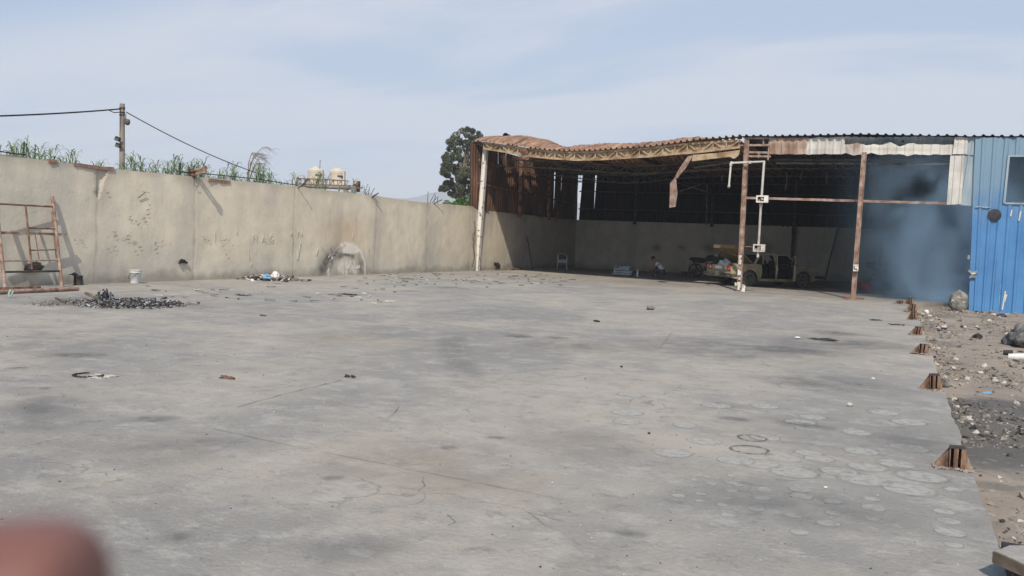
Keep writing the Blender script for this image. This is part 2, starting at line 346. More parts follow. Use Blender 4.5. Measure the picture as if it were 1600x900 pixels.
M_RIM2 = decal('faint_rim', (.17, .165, .16), .30, 3.0, ring=(.76, .86, 0.0), soft=(.86, 1.0), thr=(.45, .7))
M_RIM = decal('dark_rim', (.08, .075, .07), .8, 6, ring=(.72, .86, 0.0), soft=(.9, 1.0))
M_WARM = decal('warm_smudge', (.40, .35, .29), .4, .8, soft=(.0, .9))

# ================================================================== SETTING
g = MB()
def gz(x, y):
    d = math.hypot(x, y)
    a = max(0, 1 - max(0, (d - 40)) / 20)
    return -.115 + (noise.noise(Vector((x * .7, y * .7, 0))) * .035 + noise.noise(Vector((x * 2.7, y * 2.7, 4))) * .022 + noise.noise(Vector((x * 8, y * 8, 9))) * .010) * a
g.add([(-4000, -1500, -.16), (4000, -1500, -.16), (4000, 4500, -.16), (-4000, 4500, -.16)], [(0, 1, 2, 3)])
g.grid(lambda a, b: (lambda x, y: Vector((x, y, gz(x, y))))(-2 + a * 14, 1 + b * 34), 190, 420)
ground = g.build('dirt_ground', m_dirt); tag(ground, kind='structure')

def flat(mb, c, rx, ry, rot, z, m, n=28, jag=0.0, uvs=None):
    """flat elliptic patch with a uv running -1..1"""
    o = len(mb.v); ca, sa = math.cos(rot), math.sin(rot)
    pts = [(0, 0)] + [(math.cos(2 * math.pi * i / n) * 1.3, math.sin(2 * math.pi * i / n) * 1.3) for i in range(n)]
    vs = [Vector((c[0] + (p * rx) * ca - (q * ry) * sa, c[1] + (p * rx) * sa + (q * ry) * ca, z)) for p, q in pts]
    mb.add(vs, [(0, i + 1, (i + 1) % n + 1) for i in range(n)], m)
    for i, p in enumerate(pts): uvs[o + i] = p
sl = MB(); uvs = {}
EX = .60                                     # right edge of the slab
edge = []
for i in range(200):
    y = 3.2 + (30.6 - 3.2) * i / 199
    edge.append((EX + .03 * noise.noise(Vector((0, y * 1.3, 2))) + .015 * noise.noise(Vector((0, y * 6, 5))), y))
out = [(-19.4, -6), (EX + .02, -6)] + edge + [(.45, 31.2), (1.2, 32.2), (2.2, 32.6), (14.2, 32.8), (14.2, 49.3), (-17.4, 49.3), (-19.4, 10)]
sl.prism(out, lambda a, b, t: Vector((a, b, t)), -.20, 0.0)
# drum prints, given by where they lie (pixel of the print turned into metres on the slab)
prints = [(1190, 726, 30), (1195, 684, 24), (1225, 716, 28), (1262, 708, 22), (1280, 717, 24), (1240, 738, 38), (1250, 660, 24), (1195, 635, 22), (1120, 634, 24), (1150, 720, 30), (1100, 690, 26),
          (1050, 708, 32), (1270, 652, 22), (1350, 750, 38), (1355, 730, 30), (1345, 705, 28), (1340, 676, 24), (1145, 744, 9), (1145, 755, 12), (1112, 756, 9), (1152, 758, 9), (1083, 760, 8), (1060, 775, 12), (1094, 772, 10),
          (1143, 767, 10), (1135, 778, 10), (1129, 789, 10), (1093, 783, 8), (1085, 750, 7), (1195, 765, 14), (1190, 778, 16), (1183, 795, 16), (1250, 765, 18), (1252, 776, 18), (1240, 806, 15), (1300, 784, 14), (1302, 802, 14),
          (1295, 818, 20), (1362, 780, 14), (1365, 794, 20), (1363, 811, 12), (1475, 800, 17), (1483, 815, 18), (1484, 832, 24), (1490, 852, 15), (1138, 806, 13), (1440, 745, 38), (1420, 765, 40), (1420, 700, 30), (1490, 765, 15),
          (985, 617, 22), (980, 645, 26), (1250, 832, 16), (1380, 645, 24), (1420, 660, 26), (1070, 665, 20), (980, 660, 22), (1310, 737, 30), (1400, 725, 30)]
k = 0
for (u, v, hw) in prints:
    c = gr(u, v); e = gr(u + hw, v); r_ = (e - c).length
    flat(sl, c, r_, r_ * .95, 0, .0012 + .0001 * (k % 12), 1, uvs=uvs); flat(sl, c, r_ * 1.1, r_ * 1.04, rnd.uniform(0, 3), .0049 + .00003 * (k % 12), 7, uvs=uvs); k += 1
for (u, v, hw) in [(1174, 685, 26), (1172, 703, 34)]:
    c = gr(u, v); r_ = (gr(u + hw, v) - c).length; flat(sl, c, r_ * .9, r_ * .9, 0, .0058, 4, uvs=uvs)
for (u, v, a, b, al) in [(1150, 545, 230, 26, 3), (900, 540, 150, 14, 3), (1290, 535, 120, 20, 3), (1370, 540, 90, 12, 3), (60, 640, 120, 60, 3), (300, 700, 200, 40, 3), (560, 860, 160, 36, 3), (1300, 600, 160, 22, 3), (150, 470, 160, 14, 3),
                      (1240, 790, 260, 50, 3), (1430, 690, 90, 30, 3), (200, 476, 110, 9, 2), (205, 476, 90, 7, 2), (110, 472, 50, 6, 2), (418, 437, 56, 3, 2), (190, 478, 130, 11, 3), (985, 834, 42, 9, 2), (773, 684, 26, 4, 2), (567, 761, 14, 5, 2), (70, 607, 14, 3, 2), (280, 838, 30, 10, 2), (520, 747, 26, 6, 2), (1150, 655, 40, 5, 2), (1260, 665, 60, 6, 2),
                      (1310, 521, 50, 5, 2), (1240, 548, 90, 8, 2), (545, 460, 28, 2, 2), (380, 462, 20, 1.6, 2), (640, 455, 30, 1.6, 2), (700, 449, 26, 1.4, 2), (810, 526, 30, 4, 2), (870, 528, 26, 3, 2), (700, 700, 26, 6, 2),
                      (240, 655, 60, 8, 2), (120, 555, 80, 6, 2), (30, 575, 26, 3, 2), (640, 720, 220, 60, 5), (760, 760, 200, 50, 5), (560, 530, 200, 18, 5), (1300, 455, 180, 10, 5), (950, 440, 150, 8, 5), (900, 690, 200, 30, 5)]:
    c = gr(u, v); rx = (gr(u + a, v) - c).length; ry = (gr(u, v - b) - gr(u, v + b)).length / 2
    flat(sl, c, rx, ry, math.atan2(c.y, c.x) - math.pi / 2, .0026 + .0001 * (k % 23), al, uvs=uvs); k += 1
M_TRK = decal('tyre_track', (.16, .16, .16), .20, 3.5, soft=(.0, 1.0))
def arcstrip(pts, wd, m):
    P = [gr(*p) for p in pts]; Q = []
    for a, b in zip(P, P[1:]): Q += [a.lerp(b, i / 6) for i in range(6)]
    Q.append(P[-1]); o = len(sl.v)
    for i, p in enumerate(Q):
        d = (Q[min(i + 1, len(Q) - 1)] - Q[max(0, i - 1)]).normalized(); n_ = Vector((-d.y, d.x, 0)) * wd; fade = min(i, len(Q) - 1 - i) / (len(Q) * .3); f = 1 - min(1, fade)
        for s_ in (-1, 0, 1): uvs[len(sl.v)] = (s_, f); sl.v.append(Vector((*(p + n_ * s_).xy, .0054)))
    for i in range(len(Q) - 1):
        for s_ in (0, 1): sl.f.append([o + i * 3 + s_, o + i * 3 + s_ + 1, o + i * 3 + s_ + 4, o + i * 3 + s_ + 3]); sl.m.append(m); sl.sm.append(False)
arcstrip([(705, 500), (699, 530), (703, 560), (720, 590), (745, 612)], .22, 8); arcstrip([(722, 505), (718, 530), (724, 560), (745, 590), (775, 610)], .2, 8)
arcstrip([(560, 490), (660, 502), (780, 520), (900, 536)], .3, 8)
# joints and cracks as thin sunk strips of dirt
def crack(pts, wd=.012, jit=.012):
    P = [gr(*p) for p in pts]; q = []
    for a, b in zip(P, P[1:]):
        L = (b - a).length; nn = max(2, int(L / .12))
        q += [a.lerp(b, i / nn) for i in range(nn)]
    q.append(P[-1]); q = [p + Vector((rnd.uniform(-jit, jit), rnd.uniform(-jit, jit), 0)) for p in q]
    for i, (a, b) in enumerate(zip(q, q[1:])):
        if rnd.random() < .12: continue
        d = (b - a).normalized(); s = Vector((-d.y, d.x, 0)) * wd * rnd.uniform(.25, .8)
        z = .0062 + .0002 * (i % 3)
        sl.add([(*(a - s).xy, z), (*(a + s).xy, z), (*(b + s).xy, z), (*(b - s).xy, z)], [(0, 1, 2, 3)], 6)
crack([(370, 637), (440, 617), (500, 603), (545, 592)], .006, .008); crack([(330, 670), (440, 694), (600, 726), (730, 752), (880, 782)], .0035, .004)
crack([(660, 745), (661, 760), (654, 772)], .003); crack([(700, 806), (709, 816), (702, 822)], .004); 
crack([(605, 655), (625, 636)], .004);  crack([(1030, 545), (1050, 520)], .006)
m_crk = M('crack_dirt', (.12, .115, .105), 9, 1)
slab = sl.build('concrete_yard', [m_slab, M_LT, M_DK, M_SOFT, M_RIM, M_WARM, m_crk, M_RIM2, M_TRK])
uvl = slab.data.uv_layers.new(name='UVMap')
for lp in slab.data.loops:
    uvl.data[lp.index].uv = uvs.get(lp.vertex_index, (0, 0))
tag(slab, kind='structure')

# hills far off, fading in the haze
h = MB()
def hillf(a, b):
    az = R(200 - 150 * a); d = 2300 + 900 * b; x, y = d * math.cos(az), d * math.sin(az)
    ang = math.degrees(az)
    base = 98 + 45 * noise.noise(Vector((a * 9, 0, 3))) + 22 * noise.noise(Vector((a * 31, 0, 8))) + 8 * noise.noise(Vector((a * 90, 0, 8)))
    pk = 50 * math.exp(-((ang - 123.5) / 2.6) ** 2) + 42 * math.exp(-((ang - 118.2) / 2.2) ** 2)
    return Vector((x, y, -1 + (base + pk) * math.sin(math.pi * min(1, b * 1.0)) ** .7))
h.grid(hillf, 260, 10)
tag(h.build('hills', m_hill), kind='structure')

# ================================================================== LEFT BOUNDARY WALL
def wall_top(y):
    t = interp([(5, 2.95), (14, 2.97), (16.5, 2.90), (20, 2.93), (24.2, 2.96), (28, 2.92), (32, 2.86), (36.4, 2.92), (36.9, 2.78), (49.4, 2.74)], y)
    return t + .012 * noise.noise(Vector((y * 1.7, 0, 0))) + .01 * noise.noise(Vector((y * 6, 0, 3)))
Y0, Y1 = 5.0, 49.6; NU, NV = 1115, 74
wall = thing('boundary_wall', 'long beige plastered wall along the left side of the yard', 'wall', (wx(27), 27, 0))
mb = MB()
joints = [onwall(152, 300).y, onwall(305, 300).y, onwall(460, 330).y, onwall(588, 340).y, onwall(668, 350).y, onwall(735, 350).y]
def wallf(a, b):
    y = Y0 + (Y1 - Y0) * a; z = -.05 + (wall_top(y) + .05) * b
    off = .03 * noise.noise(Vector((y * .35, z * .5, 0))) + .006 * noise.noise(Vector((y * 3, z * 3, 1)))
    for j in joints:
        off -= .010 * math.exp(-((y - j - .05 * noise.noise(Vector((0, j, z * 1.5)))) / .03) ** 2)
    j0 = joints[0]
    if z > 2.15 and j0 < y < j0 + .30 - (2.9 - z) * .35: off -= .05        # broken notch at the top beside the first joint
    return Vector((wx(y) + off, y, z))
mb.grid(wallf, NU, NV)
o = len(mb.v)
for j in (0, 1):
    pass
top = [wallf(i / 400, 1) for i in range(401)]
mb.add([p + Vector((.0, 0, 0)) for p in top] + [p + Vector((-.16, 0, 0)) for p in top] + [p + Vector((-.16, 0, -3.0)) for p in top],
       [(i, i + 1, 402 + i, 401 + i) for i in range(400)] + [(401 + i, 402 + i, 803 + i, 802 + i) for i in range(400)])
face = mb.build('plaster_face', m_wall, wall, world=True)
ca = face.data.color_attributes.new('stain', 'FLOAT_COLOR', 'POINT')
Pa = onwall(540, 405); HX, HZ = Pa.y, .05
dots = [(onwall(u, v), r) for u, v, r in [(232, 326, .05), (205, 340, .06), (212, 346, .07), (222, 341, .06), (176, 366, .06), (180, 372, .05), (204, 373, .07), (210, 380, .08), (217, 384, .05), (200, 377, .06), (238, 386, .05), (242, 383, .05),
        (127, 373, .05), (172, 384, .04), (349, 402, .07), (285, 408, .0), (322, 376, .03), (318, 378, .03), (352, 377, .03), (350, 385, .03), (150, 300, .08), (153, 290, .07), (226, 305, .02)]]
buf = []
def sm(x, a, b):
    t = max(0, min(1, (x - a) / (b - a))); return t * t * (3 - 2 * t)
for v in face.data.vertices:
    p = v.co + wall.location if False else v.co
    y, z = p.y, p.z
    nz = noise.noise(Vector((y * 1.1, z * 1.1, 5))); n2 = noise.noise(Vector((y * 4, z * 4, 15))); n3 = noise.noise(Vector((y * .5, 0, 7)))
    c = Vector((1.07, 1.05, 1.02))
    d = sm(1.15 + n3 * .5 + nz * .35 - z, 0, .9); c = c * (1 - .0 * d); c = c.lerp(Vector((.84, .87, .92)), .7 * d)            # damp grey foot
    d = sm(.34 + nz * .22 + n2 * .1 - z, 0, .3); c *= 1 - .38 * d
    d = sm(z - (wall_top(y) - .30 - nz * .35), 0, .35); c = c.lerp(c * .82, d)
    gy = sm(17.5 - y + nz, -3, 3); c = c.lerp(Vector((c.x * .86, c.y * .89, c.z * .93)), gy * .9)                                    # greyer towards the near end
    for j in joints:
        e = math.exp(-((y - j) / .05) ** 2) * (.10 + .22 * n2 + .1 * nz); c *= 1 - max(0, e)
        e = math.exp(-((y - j - .25 * nz) / .4) ** 2) * .10; c *= 1 - e
    # scorched arch: soot below and left, warm discolouring above, scraped pale ring
    dy, dz = (y - HX) / 1.0, z - HZ
    r_ = math.hypot(dy, dz * .95)
    warm = math.exp(-((y - HX) / 1.2) ** 2 - ((z - 1.5) / .55) ** 2); c = c.lerp(Vector((c.x * .93, c.y * .84, c.z * .76)), min(1, warm * 1.2))
    s1 = math.exp(-((y - HX + .95 - (z - .6) * .9) / .42) ** 2 - ((z - .55) / .45) ** 2) + .9 * math.exp(-((y - HX - .1) / .5) ** 2 - ((z - .72 + n2 * .1) / .12) ** 2) + .6 * math.exp(-((y - HX - .95) / .25) ** 2 - ((z - .35) / .4) ** 2)
    c *= 1 - min(.75, .95 * s1 * (1 + .6 * n2))
    if abs(y - HX) < 2 and z < 1.6:
        n5 = noise.noise(Vector((y * 9, z * 9, 3))); rr_ = math.hypot((y - HX - .12) / 1.08, (z - .12)); th_ = math.atan2(z - .12, y - HX - .12)
        e = math.exp(-((rr_ - 1.02 - .04 * n2) / .045) ** 2) * (1 if th_ < 2.0 else .35) * (.8 + .6 * n5)
        e += .75 * sm(1 - (((y - HX - .30) / .55) ** 2 + ((z - .86) / (.26 if z > .86 else .12)) ** 2) + n5 * .3, 0, .4)
        e += .55 * math.exp(-((rr_ - 1.0) / .16) ** 2) * max(0, n5) * (th_ > 1.7) * 2
        e += .8 * max(0, sm(1 - (((y - HX - .2) / .75) ** 2 + ((z - .25) / .3) ** 2), 0, .6) * (n5 * 1.4 + .2))
        c = c.lerp(Vector((1.25, 1.32, 1.48)), max(0, min(1, e)))
    for q, rr in dots:
        if rr == .08 and abs(y - q.y) < .3 and abs(z - q.z) < .3:
            e = math.exp(-(((y - q.y) / rr) ** 2 + ((z - q.z) / (rr * .7)) ** 2)); c *= 1 - .5 * e
    if y > 36.6: k9 = sm(y, 38.5, 42); c = Vector((c.x * (.97 - .15 * k9), c.y * (.97 - .12 * k9), c.z * (.97 - .08 * k9)))  # darker and cooler along the stretch inside the shed
    buf += [max(0, c.x), max(0, c.y), max(0, c.z), 1]
ca.data.foreach_set('color', buf)
# exposed brick courses on the top
def bricks(y0, y1, dz=0.0, m=m_brick, drop=.0):
    b = MB(); y = y0
    while y < y1:
        l_ = rnd.uniform(.21, .25)
        if rnd.random() > .06: b.box((wx(y) - .052 + rnd.uniform(-.01, .012), y + l_ / 2, wall_top(y) - .005 + dz - drop), (.155, l_ - .012, .088), rotm(0, 0, rnd.uniform(-.03, .03)), jit=.006)
        y += l_
    return b.build('brick_course', m, wall, world=True)
bricks(onwall(76, 252).y, onwall(178, 262).y, 0)
bricks(onwall(345, 278).y - .5, onwall(360, 281).y, -.06)
# pale scraped arch
a = MB()
for i in range(0):
    t = math.pi * (-.02 + 1.02 * i / 59); rr = 1.02 + rnd.uniform(-.05, .05)
    y = HX + .12 + math.cos(t) * rr * 1.05; z = .12 + math.sin(t) * rr * (.98 if math.cos(t) > -.4 else .90)
    if i > 46 and rnd.random() < .4: continue
    a.box((wx(y) + .02 + .01 * math.sin(i), y, z), (.03, rnd.uniform(.05, .15), rnd.uniform(.04, .10)), rotm(t + rnd.uniform(-.5, .5), 0, 0), jit=.02)
for i in range(6):
    y = HX - 1.1 + rnd.uniform(0, .5); z = rnd.uniform(.55, 1.0); a.box((wx(y) + .014, y, z), (.012, rnd.uniform(.01, .05), rnd.uniform(.02, .08)), rotm(rnd.uniform(0, 3), 0, 0), jit=.01)
for i in range(8):
    y = HX + rnd.uniform(-.45, .85); z = rnd.uniform(.1, .5); a.box((wx(y) + .012, y, z), (.012, rnd.uniform(.02, .09), rnd.uniform(.02, .12)), rotm(rnd.uniform(0, 3), 0, 0), jit=.012)
def blob_patch(mb, cy, cz, ry, rz, off, n=26, m=0, dz=0):
    vs = [Vector((wx(cy) + off, cy, cz))]
    for i in range(n):
        t = 2 * math.pi * i / n; k_ = 1 + .12 * noise.noise(Vector((math.cos(t) * 2, math.sin(t) * 2, cy)))
        y = cy + math.cos(t) * ry * k_; vs.append(Vector((wx(y) + off, y, cz + math.sin(t) * rz * k_ * (1 if math.sin(t) > 0 else .45))))
    mb.add(vs, [(0, i + 1, (i + 1) % n + 1) for i in range(n)], m)
a.build('plaster_patch', m_patch, wall, world=True)
# scratched letters
GL = {'H': [((0, 0), (0, 1)), ((0, .5), (.55, .5)), ((.55, 0), (.55, 1))], '.': [((.1, 0), (.14, .1))], 'A': [((0, 0), (.3, .8)), ((.3, .8), (.55, 0)), ((.1, .3), (.45, .3))],
      'G': [((.6, .85), (.3, 1)), ((.3, 1), (0, .6)), ((0, .6), (.1, .1)), ((.1, .1), (.5, 0)), ((.5, 0), (.6, .45)), ((.6, .45), (.3, .45))], 'M': [((0, 0), (0, .9)), ((0, .9), (.3, .4)), ((.3, .4), (.6, .9)), ((.6, .9), (.6, 0))],
      'Y': [((0, 1), (.3, .5)), ((.6, 1), (.15, -.1))], 'V': [((0, .9), (.25, 0)), ((.25, 0), (.5, .9))], 'I': [((.1, 0), (.12, 1.1))], 'N': [((0, 0), (0, .8)), ((0, .8), (.4, 0)), ((.4, 0), (.4, .8))]}
s = MB()
def letters(txt, u, v, hgt):
    p0 = onwall(u, v); y = p0.y
    for ch in txt:
        if ch == ' ': y += hgt * .6; continue
        for (a0, b0), (a1, b1) in GL[ch]:
            j = lambda: rnd.uniform(-.03, .03) * hgt
            ya, yb = y + a0 * hgt + j(), y + a1 * hgt + j()
            s.bar((wx(ya) + .03, ya, p0.z + b0 * hgt + j()), (wx(yb) + .03, yb, p0.z + b1 * hgt + j()), .010, rnd.uniform(.007, .014))
        y += hgt * (.5 if ch == '.' else .95)
letters('H.A.G', 394, 376, .26); letters('N YN', 452, 367, .20)
for u, v, u2, v2 in [(370, 366, 370, 360), (336, 377, 336, 362), (465, 406, 470, 378), (464, 405, 466, 390), (388, 388, 390, 404), (392, 416, 393, 410), (494, 398, 497, 388), (551, 372, 551, 364), (506, 390, 503, 385)]:
    a_, b_ = onwall(u, v, .02), onwall(u2, v2, .02); s.bar(a_, b_, .012, .018)
s.build('scratched_lettering', m_scratch, wall, world=True)
pit = MB(); r5 = random.Random(3)
for q, rr in dots:
    if not rr or rr == .08: continue
    for _ in range(3):
        cy, cz = q.y + r5.gauss(0, .13), q.z + r5.gauss(0, .08); ry, rz_ = r5.uniform(.015, .075), r5.uniform(.008, .022); tl_ = r5.uniform(-.3, .7)
        vs = []
        for i in range(9):
            a_ = i * .698; k_ = r5.uniform(.6, 1.15); yy, zq = math.cos(a_) * ry * k_, math.sin(a_) * rz_ * k_
            yy, zq = yy * math.cos(tl_) - zq * math.sin(tl_), yy * math.sin(tl_) + zq * math.cos(tl_); vs.append((wx(cy + yy) + .036 + .03 * noise.noise(Vector(((cy) * .35, cz * .5, 0))), cy + yy, cz + zq))
        pit.add(vs, [list(range(9))])
pit.build('plaster_chips', M('chip_brown', [(.27, .23, .18), (.42, .36, .28)], 20, .95), wall, world=True)
hk = MB()
c = onwall(285, 409, .03)
for i in range(7): hk.box(c + Vector((rnd.uniform(0, .03), rnd.uniform(-.12, .12), .03 * math.cos(i))), (.04, .09, .05), rotm(rnd.uniform(-.5, .5), 0, 0), jit=.02)
hk.build('wall_hole_scab', m_iron, wall, world=True)
ck = MB()
c = onwall(218, 307, .04); ck.tube([onwall(216, 309, .03), onwall(228, 300, .06)], .012, 5)
c = onwall(308, 285, .05); ck.tube([c + Vector((0, .12 * math.cos(t), .12 * math.sin(t))) for t in [i * .4 for i in range(14)]], .007, 5)
ck.build('wire_stub', m_sootlt, wall, world=True)
# rebar stubs above and leaning out of the wall, one part each place
def rebar(u, v, lst):
    b = MB(); c = onwall(u, v, -.08)
    for dx, dy, dz, ox in lst:
        p = c + Vector((0, ox, -.15)); q = p + Vector((dx, dy, dz + .15))
        b.tube([p, p.lerp(q, .5) + Vector((0, 0, .02)), q], .02 if dx > .19 else .012, 5)
    return b.build('rebar', m_soot, wall, world=True)
rebar(37, 240, [(0, 0, .26, 0), (0, .02, .25, .06)]); rebar(55, 242, [(0, 0, .25, 0)])
rebar(280, 270, [(0, 0, .27, 0), (.0, -.02, .28, .07)]); rebar(293, 272, [(0, .05, .25, 0), (0, -.05, .22, .1)]); rebar(300, 272, [(.05, .05, .25, 0), (0, .1, .2, .1)])
rebar(462, 290, [(.36, .02, .05, 0), (.1, 0, .3, 0), (.2, .3, .25, .1)])
rebar(575, 305, [(0, .08, .30, 0), (.05, .30, .28, .05), (.33, .10, .1, .1), (0, -.3, .12, .0), (.2, .2, .05, .1)])
rebar(668, 315, [(0, .02, .42, 0), (.05, .45, .38, .1), (.1, .55, .25, .2), (.3, .4, .12, .3), (0, .2, .3, .5)])
rebar(683, 317, [(0, .05, .2, 0)])
# lattice truss stub that sticks out over the yard
tp = onwall(303, 272)
t = thing('truss_stub', 'short rusty lattice stub jutting from the wall top right of the pole', 'metal stub', (tp.x, tp.y, 2.9))
b = MB()
b.bar((-.35, 0, .0), (.38, .02, .16), .05, .05); b.bar((-.35, 0, .14), (.38, .02, .28), .05, .05)
for i in range(4): b.bar((-.3 + i * .17, 0, .02 + i * .033), (-.15 + i * .17, 0, .17 + i * .033), .02, .02)
b.box((.38, .02, .22), (.06, .09, .2)); b.build('lattice', m_rustlight, t)
b = MB()
for i in range(12): b.box((rnd.uniform(-.16, .06), rnd.uniform(-.12, .05), rnd.uniform(-.03, .2)), (.08, .06, .06), rotm(i, i, 0), jit=.02)
b.build('torn_plate', m_rust, t)
# long lattice lying along the wall top by the tanks
A_ = onwall(463, 291, -.3) + Vector((0, 0, .08)); B_ = onwall(562, 296, -.35) + Vector((0, 0, .12))
t = thing('lattice_beam', 'long rusty lattice beam resting along the wall top below the two tanks', 'beam', A_)
b = MB(); L_ = B_ - A_; nn = 16
b.bar((0, 0, .0), L_, .05, .04); b.bar((0, 0, .18), L_ * .78 + Vector((0, 0, .18)), .05, .04)
for i in range(13):
    p = L_ * (i / nn); q = L_ * ((i + 1) / nn)
    b.bar(p, q + Vector((0, 0, .18)) if i % 2 == 0 else q, .018); b.bar(p, p + Vector((0, 0, .18)), .018)
b.build('lattice', m_rustlight, t)
b = MB(); b.box(L_ + Vector((0, -.1, -.02)), (.1, .12, .4)); b.box(L_ + Vector((0, -.25, .02)), (.1, .3, .08)); b.build('end_post', m_rust, t)
b = MB(); b.bar(L_ * .6 + Vector((0.1, 0, -.1)), L_ * 1.0 + Vector((.1, 0, -.06)), .1, .05); b.build('wood_strip', m_wood, t)
# black cable lying along the wall top
b = MB(); pts = [onwall(u, v, .0) for u, v in [(276, 270), (330, 274), (400, 281), (445, 288), (466, 291)]]
b.tube([p + Vector((.0, 0, .03)) for p in pts], .014, 5); tag(b.build('cable', m_cable), 'black cable lying along the top edge of the left wall', 'cable')
b = MB(); pts = [onwall(u, v, .0) for u, v in [(-20, 236), (0, 238), (20, 241), (40, 243)]]
b.tube([p + Vector((0, 0, .02)) for p in pts], .014, 5); tag(b.build('cable', m_cable), 'short black cable on the wall top at the far left, below the canes', 'cable')

# ================================================================== BEYOND THE WALL
pc = ondist(193, 262, 30); pt = ondist(191, 162, 30)
pole = thing('utility_pole', 'weathered utility pole standing behind the left wall', 'pole', (pc.x, pc.y, -.1))
b = MB(); tx = pt - Vector((pc.x, pc.y, -.1)); b.tube([(0, 0, 0), (tx.x * .5, tx.y * .5, tx.z * .5), tx], [.095, .085, .072], 8); b.build('pole_shaft', m_pole, pole)
b = MB()
for dz in (.12, .25, .33): b.lathe([(.085, tx.z - dz), (.085, tx.z - dz - .03)], (tx.x, tx.y, 0), 8)
b.bar((tx.x, tx.y, tx.z - .1), (tx.x, tx.y, tx.z - .2), .2, .03); b.build('cable_clamp', m_iron, pole)
def onpole(u, v): return ondist(u, v, 29.85) - Vector((pc.x, pc.y, -.1))
cam1 = MB(); q = onpole(199, 189); cam1.lathe([(.0, .06), (.07, .05), (.085, 0), (.08, -.07), (.05, -.12), (0, -.13)], q, 12); cam1.bar(onpole(194, 186), q + Vector((0, 0, .05)), .04); cam1.build('dome_camera', m_sootlt, pole)
for (u, v, u2, v2) in [(184, 217, 189, 218), (185, 227, 189, 224)]:
    fl = MB(); q = onpole(u, v); fl.box(q, (.16, .05, .12), rotm(.5, .35, .6)); fl.bar(q, onpole(u2, v2), .025); fl.box(q + Vector((-.02, -.035, -.02)), (.12, .01, .09), rotm(.5, .35, .6), m=1); fl.build('floodlight', [m_iron, m_chrome], pole)
def wire(name, a, b_, sag, r_, label):
    m_ = MB(); n_ = 26
    m_.tube([a.lerp(b_, i / n_) - Vector((0, 0, sag * 4 * (i / n_) * (1 - i / n_))) for i in range(n_ + 1)], r_, 5); return tag(m_.build(name, m_cable), label, 'cable')
pA = ondist(190, 170, 30)
wire('overhead_cable', ondist(-160, 184, 24), pA, .06, .022, 'thick black overhead cable running left from the utility pole')
wire('overhead_cable', ondist(197, 175, 30), ondist(415, 275, 34), .14, .016, 'thin black overhead cable sloping down right from the pole to the canes')
b = MB(); b.tube([ondist(170, 172, 29.4), ondist(178, 176, 29.6), ondist(188, 175, 29.9)], .014, 5); b.tube([ondist(191, 175, 29.9), ondist(197, 179, 29.9), ondist(196, 186, 29.9)], .012, 5)
tag(b.build('cable_loop', m_cable), 'slack loops of black cable hanging at the head of the pole', 'cable')

# water tanks on a concrete tower
tb = ondist(493, 288, 62); tb2 = ondist(527, 289, 62)
mid = (tb + tb2) / 2; ax = (tb2 - tb); yaw = math.atan2(ax.y, ax.x)
tw = thing('tank_tower', 'plain concrete tower under the two beige water tanks, behind the wall', 'tower', (mid.x, mid.y, -.1), yaw)
zt = tb.z - .12
b = MB()
for sx in (-1.3, 1.3):
    for sy in (-.8, .8): b.box((sx, sy, zt / 2), (.25, .25, zt))
b.build('column', m_pole, tw); b = MB(); b.box((0, 0, zt + .08), (3.2, 2.1, .16)); b.build('deck', m_pole, tw)
def tank(loc, rz, label):
    t = thing('water_tank', label, 'water tank', loc, rz, 'beige water tanks behind the wall')
    b = MB(); prof = [(.50, 0), (.52, .04)]
    for i in range(9): prof += [(.52, .08 + i * .085), (.535, .12 + i * .085)]
    prof += [(.535, .98), (.52, 1.04), (.46, 1.09), (.28, 1.12), (.25, 1.17), (.0, 1.18)]
    b.lathe(prof, n=28); b.build('tank_body', m_tank, t)
    b = MB(); b.lathe([(.24, 1.17), (.24, 1.22), (.05, 1.24), (0, 1.24)], n=18); b.build('lid', m_tank, t)
    b = MB()
    b.box((.16, -.5, .66), (.36, .1, .10)); b.build('brand_band', m_tankd, t)
    b = MB(); b.tube([(.40, -.40, .86), (.40, -.42, .0)], .07, 8); b.tube([(.40, -.40, .86), (.2, -.3, .98)], .05, 8); b.build('side_pipe', m_tank, t)
    return t
tk = tank((tb.x, tb.y, zt + .06), yaw, 'left one of two beige water tanks, with a thin vent pipe')
b = MB(); b.tube([(.26, -.30, .85), (.26, -.30, 1.65), (.33, -.30, 1.65)], .022, 6); b.build('vent_pipe', m_tankd, tk)
tank((tb2.x, tb2.y, zt + .06), yaw, 'right one of two beige water tanks, without a vent pipe')

# canes
def reed_mesh(hh, seed, mat, lean=0.25, dry=False):
    r_ = random.Random(seed); b = MB(); stems = 2
    for s_ in range(stems):
        x0, y0 = r_.uniform(-.2, .2), r_.uniform(-.2, .2); H_ = hh * r_.uniform(.85, 1.0); dx, dy = r_.uniform(-lean, lean), r_.uniform(-lean, lean)
        P = lambda t: Vector((x0 + dx * t * t, y0 + dy * t * t, H_ * t))
        b.tube([P(i / 6) for i in range(7)], [.014, .013, .012, .010, .008, .006, .002], 4)
        n_ = 17
        for i in range(n_):
            t = .62 + .38 * i / n_; p = P(t); a = r_.uniform(0, 6.28); L_ = r_.uniform(.30, .52) * (1.1 - .7 * max(0, t - .8) / .2 * .6); wd = r_.uniform(.011, .020)
            d = Vector((math.cos(a), math.sin(a), 0)); s1 = Vector((-d.y, d.x, 0)) * wd; rise = r_.uniform(.9, 1.5); d = d * .8
            q = [p, p + d * L_ * .35 + Vector((0, 0, L_ * rise * .5)), p + d * L_ * .75 + Vector((0, 0, L_ * rise * .62)), p + d * L_ * 1.05 + Vector((0, 0, L_ * rise * .4))]
            b.add([q[0] - s1 * .5, q[0] + s1 * .5, q[1] - s1, q[1] + s1, q[2] - s1 * .8, q[2] + s1 * .8, q[3]], [(0, 1, 3, 2), (2, 3, 5, 4), (4, 5, 6)])
    return b.build('reed', mat)
